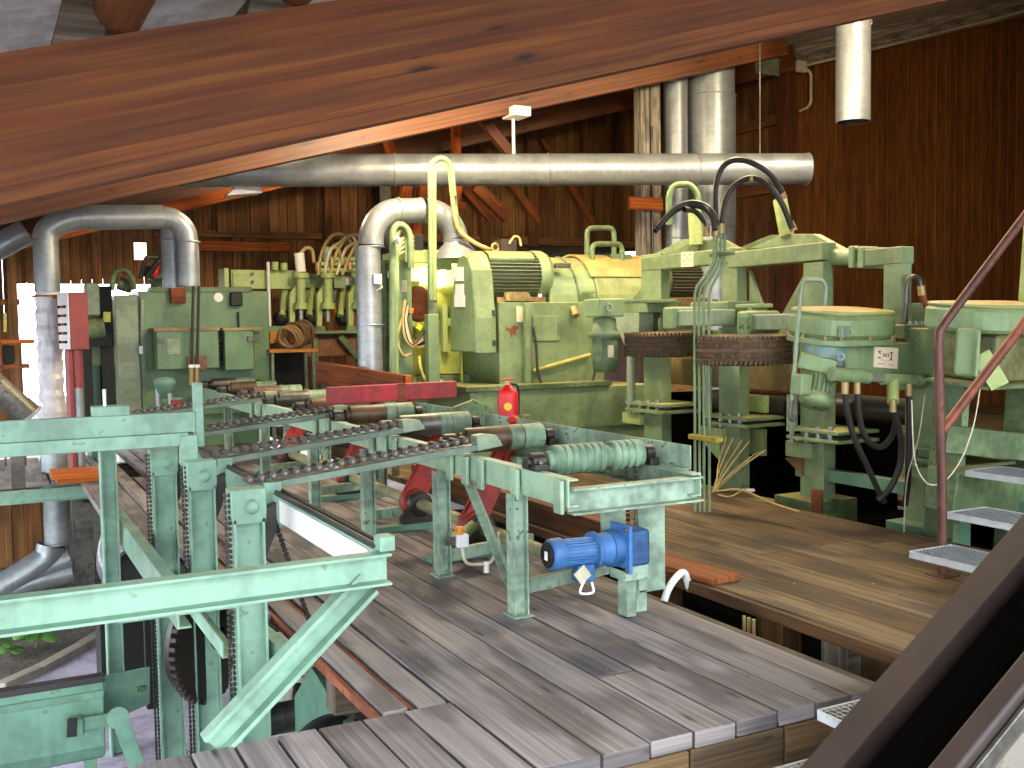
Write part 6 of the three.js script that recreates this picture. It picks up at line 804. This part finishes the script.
{ const t = thing('handrail', 'rusty red-brown bent pipe handrail beside the grated steps', 'handrail', PZ(943, 549, -5.0)), z = -5.0, v = (x, y, d = 0) => PZ(x, y, z + d); part(t, 'post', pipe([[v(943, 549)[0], 0.0, z], v(942, 480), v(938, 335), v(940, 329), v(1150, 50)], 0.032, 0.05, 14), P.rail); part(t, 'mid_rail', cyl(v(942, 431, 0), v(1150, 157, 0.02), 0.034, 14), pc(M.worn, 0x84442f)); part(t, 'foot_plate', box(v(943, 549)[0] - 0.08, v(943, 549)[0] + 0.08, 0, 0.012, z - 0.08, z + 0.08), P.rail); }
{ const d = [0.83, 0.558], n = [-0.558, 0.83], P1 = PZ(840, 745, -2.95), line = (s, h, z) => [P1[0] + d[0] * s + n[0] * h, P1[1] + d[1] * s + n[1] * h, z];
  const st = thing('stair_stringer', 'dark brown steel stringer beam climbing from the bottom right corner', 'beam', line(0, -0.2, -2.9));
  part(st, 'beam', steel('I', line(-1.6, -0.1, -2.93), line(2.4, -0.1, -2.93), 0.24, 0.15, 0.016), M.darkBrown); part(st, 'tread_bracket', [box(3.15, 3.4, 0.0, 0.05, -3.02, -2.98)], M.zinc);
  const t1 = thing('stair_tread', 'upper grated tread beside the dark stringer at the deck corner', 'step', [3.25, 0.1, -3.1]); grating(t1, 3.21, 3.51, 0.085, -3.38, -2.99); const t0 = thing('stair_tread', 'lower grated tread cut off by the bottom edge of the picture', 'step', [2.9, -0.12, -3.1]); grating(t0, 2.90, 3.20, -0.125, -3.38, -2.99);
  const Q = PZ(935, 768, -2.45), l2 = (s, h, z) => [Q[0] + d[0] * s + n[0] * h, Q[1] + d[1] * s + n[1] * h, z], s2 = thing('stair_stringer', 'second dark brown beam, below and parallel to the stringer at bottom right', 'beam', l2(0, 0, -2.4));
  part(s2, 'beam', bar(l2(-1.2, -0.03, -2.42), l2(2.2, -0.03, -2.42), 0.09, 0.1, 0.02), M.darkBrown); part(s2, 'edge_strip', bar(l2(-1.2, -0.05, -2.355), l2(2.2, -0.05, -2.355), 0.05, 0.02, 0.006), M.steel); part(s2, 'gap_shade', bar(l2(-1.2, -0.2, -2.655), l2(2.2, -0.2, -2.655), 0.04, 0.36, 0), M.pitch);  // the black plate paints the shade of the gap between both beams
  const wc = structure('wall_stair'); const a = l2(-1.0, -0.09, 0), b = l2(2.2, -0.09, 0); part(wc, 'plaster', prismZ([[a[0], a[1]], [b[0], b[1]], [b[0], -1.6], [a[0], -1.6]], -2.44, -2.34, 0.004), M.plaster); }

// ================================================================ loose things on the floors
single('loose_board', 'sawn brown board lying on the edge of the brown floor', 'board', (() => { const a = PY(636, 553, 0.05), b = PY(724, 577, 0.05); return bar([a[0] + 0.05, 0.027, a[2]], [b[0] + 0.02, 0.027, b[2]], 0.05, 0.26, 0.012); })(), wood('raw', 0xb08860));
single('floor_timber', 'long orange-brown squared timber lying behind the conveyor legs', 'timber', bar([4.5, 0.10, -6.7], [4.5, 0.10, -11.2], 0.2, 0.2, 0.014), wood('brown', 0xf0b880));
single('lumber_end', 'short bright orange boards lying on the walkway edge at the left', 'lumber', [box(PZ(52, 480, -13.3)[0], 1.36, 0.06, 0.13, -13.75, -13.2, 0.008), box(PZ(57, 486, -13.3)[0], 1.36, 0.0, 0.06, -13.72, -13.26, 0.008)], M.rawOrange);
single('white_hose', 'short white hose end rising in the gap beside the blue motor', 'hose', tube([PX(664, 601, 4.1), PX(668, 590, 4.14), PX(675, 579, 4.2), PX(684, 573, 4.3), add(PX(690, 576, 4.36), [0, -0.1, 0])], 0.026, 10), M.white);
single('pipe_bundle', 'thin upright pipes in the dark gap between the floors', 'pipes', [0, 1, 2].map((i) => cyl([4.2, -0.55, -5.05 + i * 0.045], [4.2, -0.05, -5.05 + i * 0.045], 0.012, 8)), M.brass);
// wood chips scattered on the deck
{ const t = thing('wood_chips', 'pale wood chips scattered over the grey deck planks', 'wood chips', [3, 0, -5]); t.userData.kind = 'stuff'; const g = []; for (let i = 0; i < 45; i++) { const x = rr(2, 3.8), z = rr(-3.7, -8), s = rr(0.004, 0.011); g.push(uvBox(new THREE.BoxGeometry(s * 2.2, 0.004, s).rotateY(rr(0, 3)).translate(x, 0.0065, z))); } for (let i = 0; i < 50; i++) { const x = rr(4.5, 6.8), z = rr(-3, -8), s = rr(0.004, 0.011); g.push(uvBox(new THREE.BoxGeometry(s * 2.2, 0.004, s).rotateY(rr(0, 3)).translate(x, 0.0065, z))); } part(t, 'chip', g, M.grey).userData.kind = 'stuff'; }

// ================================================================ lamps
{ const p = PZ(243, 190, -15.2), t = thing('strip_light', 'white strip light hanging below the rafters at the back left', 'lamp', p); part(t, 'housing', prismZ(polyZ([[226, 196], [262, 193], [260, 184], [238, 184]], -15.2), -15.45, -15.15, 0.01), M.white); part(t, 'cable', cyl(p, [p[0], roofY(p[0]) - 0.02, p[2]], 0.012, 8), M.white); }
for (const [x, y, z, label, k] of [[5.0, 4.62, -11.4, 'warm pendant lamp hung before the second rafter', 1.3], [7.2, 4.95, -9.4, 'warm pendant lamp above the big motor', 0.9], [3.7, 4.2, -14.9, 'warm pendant lamp over the far arms', 0.9], [8.8, 5.3, -7.2, 'warm pendant lamp above the portal frames', 0.45], [10.6, 5.95, -9.0, 'warm pendant lamp before the brown partition', 1.0]]) {
  const t = thing('pendant_lamp', label, 'lamp', [x, y, z]); const b = part(t, 'bulb', ball([x, y, z], 0.06, 14), std({ color: 0xfff0d8, emissive: LAMP.color, emissiveIntensity: 6 })); b.castShadow = false; part(t, 'socket', cyl([x, y + 0.055, z], [x, y + 0.14, z], 0.03, 12), M.black); part(t, 'cable', cyl([x, y + 0.14, z], [x, roofY(x) - 0.02, z], 0.008, 6), M.black);
  const l = new THREE.PointLight(LAMP.color, LAMP.power * k, 0, 2); l.castShadow = true; l.shadow.radius = 12; l.position.set(0, 0, 0); t.add(l);
}
{ const p = PZ(443, 273, -13.55), t = thing('bay_lamp', 'small lamp lighting the open bay of the saw housing', 'lamp', p); const b = part(t, 'bulb', ball(p, 0.04, 12), std({ color: 0xfff0d8, emissive: LAMP.color, emissiveIntensity: 5 })); b.castShadow = false; part(t, 'holder', cyl(add(p, [0, 0.035, 0]), [p[0], PZ(443, 262, -13.55)[1], p[2]], 0.03, 10), M.black); const l = new THREE.PointLight(LAMP.color, 3, 0, 2); l.castShadow = true; l.shadow.radius = 2; t.add(l); }
renderer.render(scene, camera);
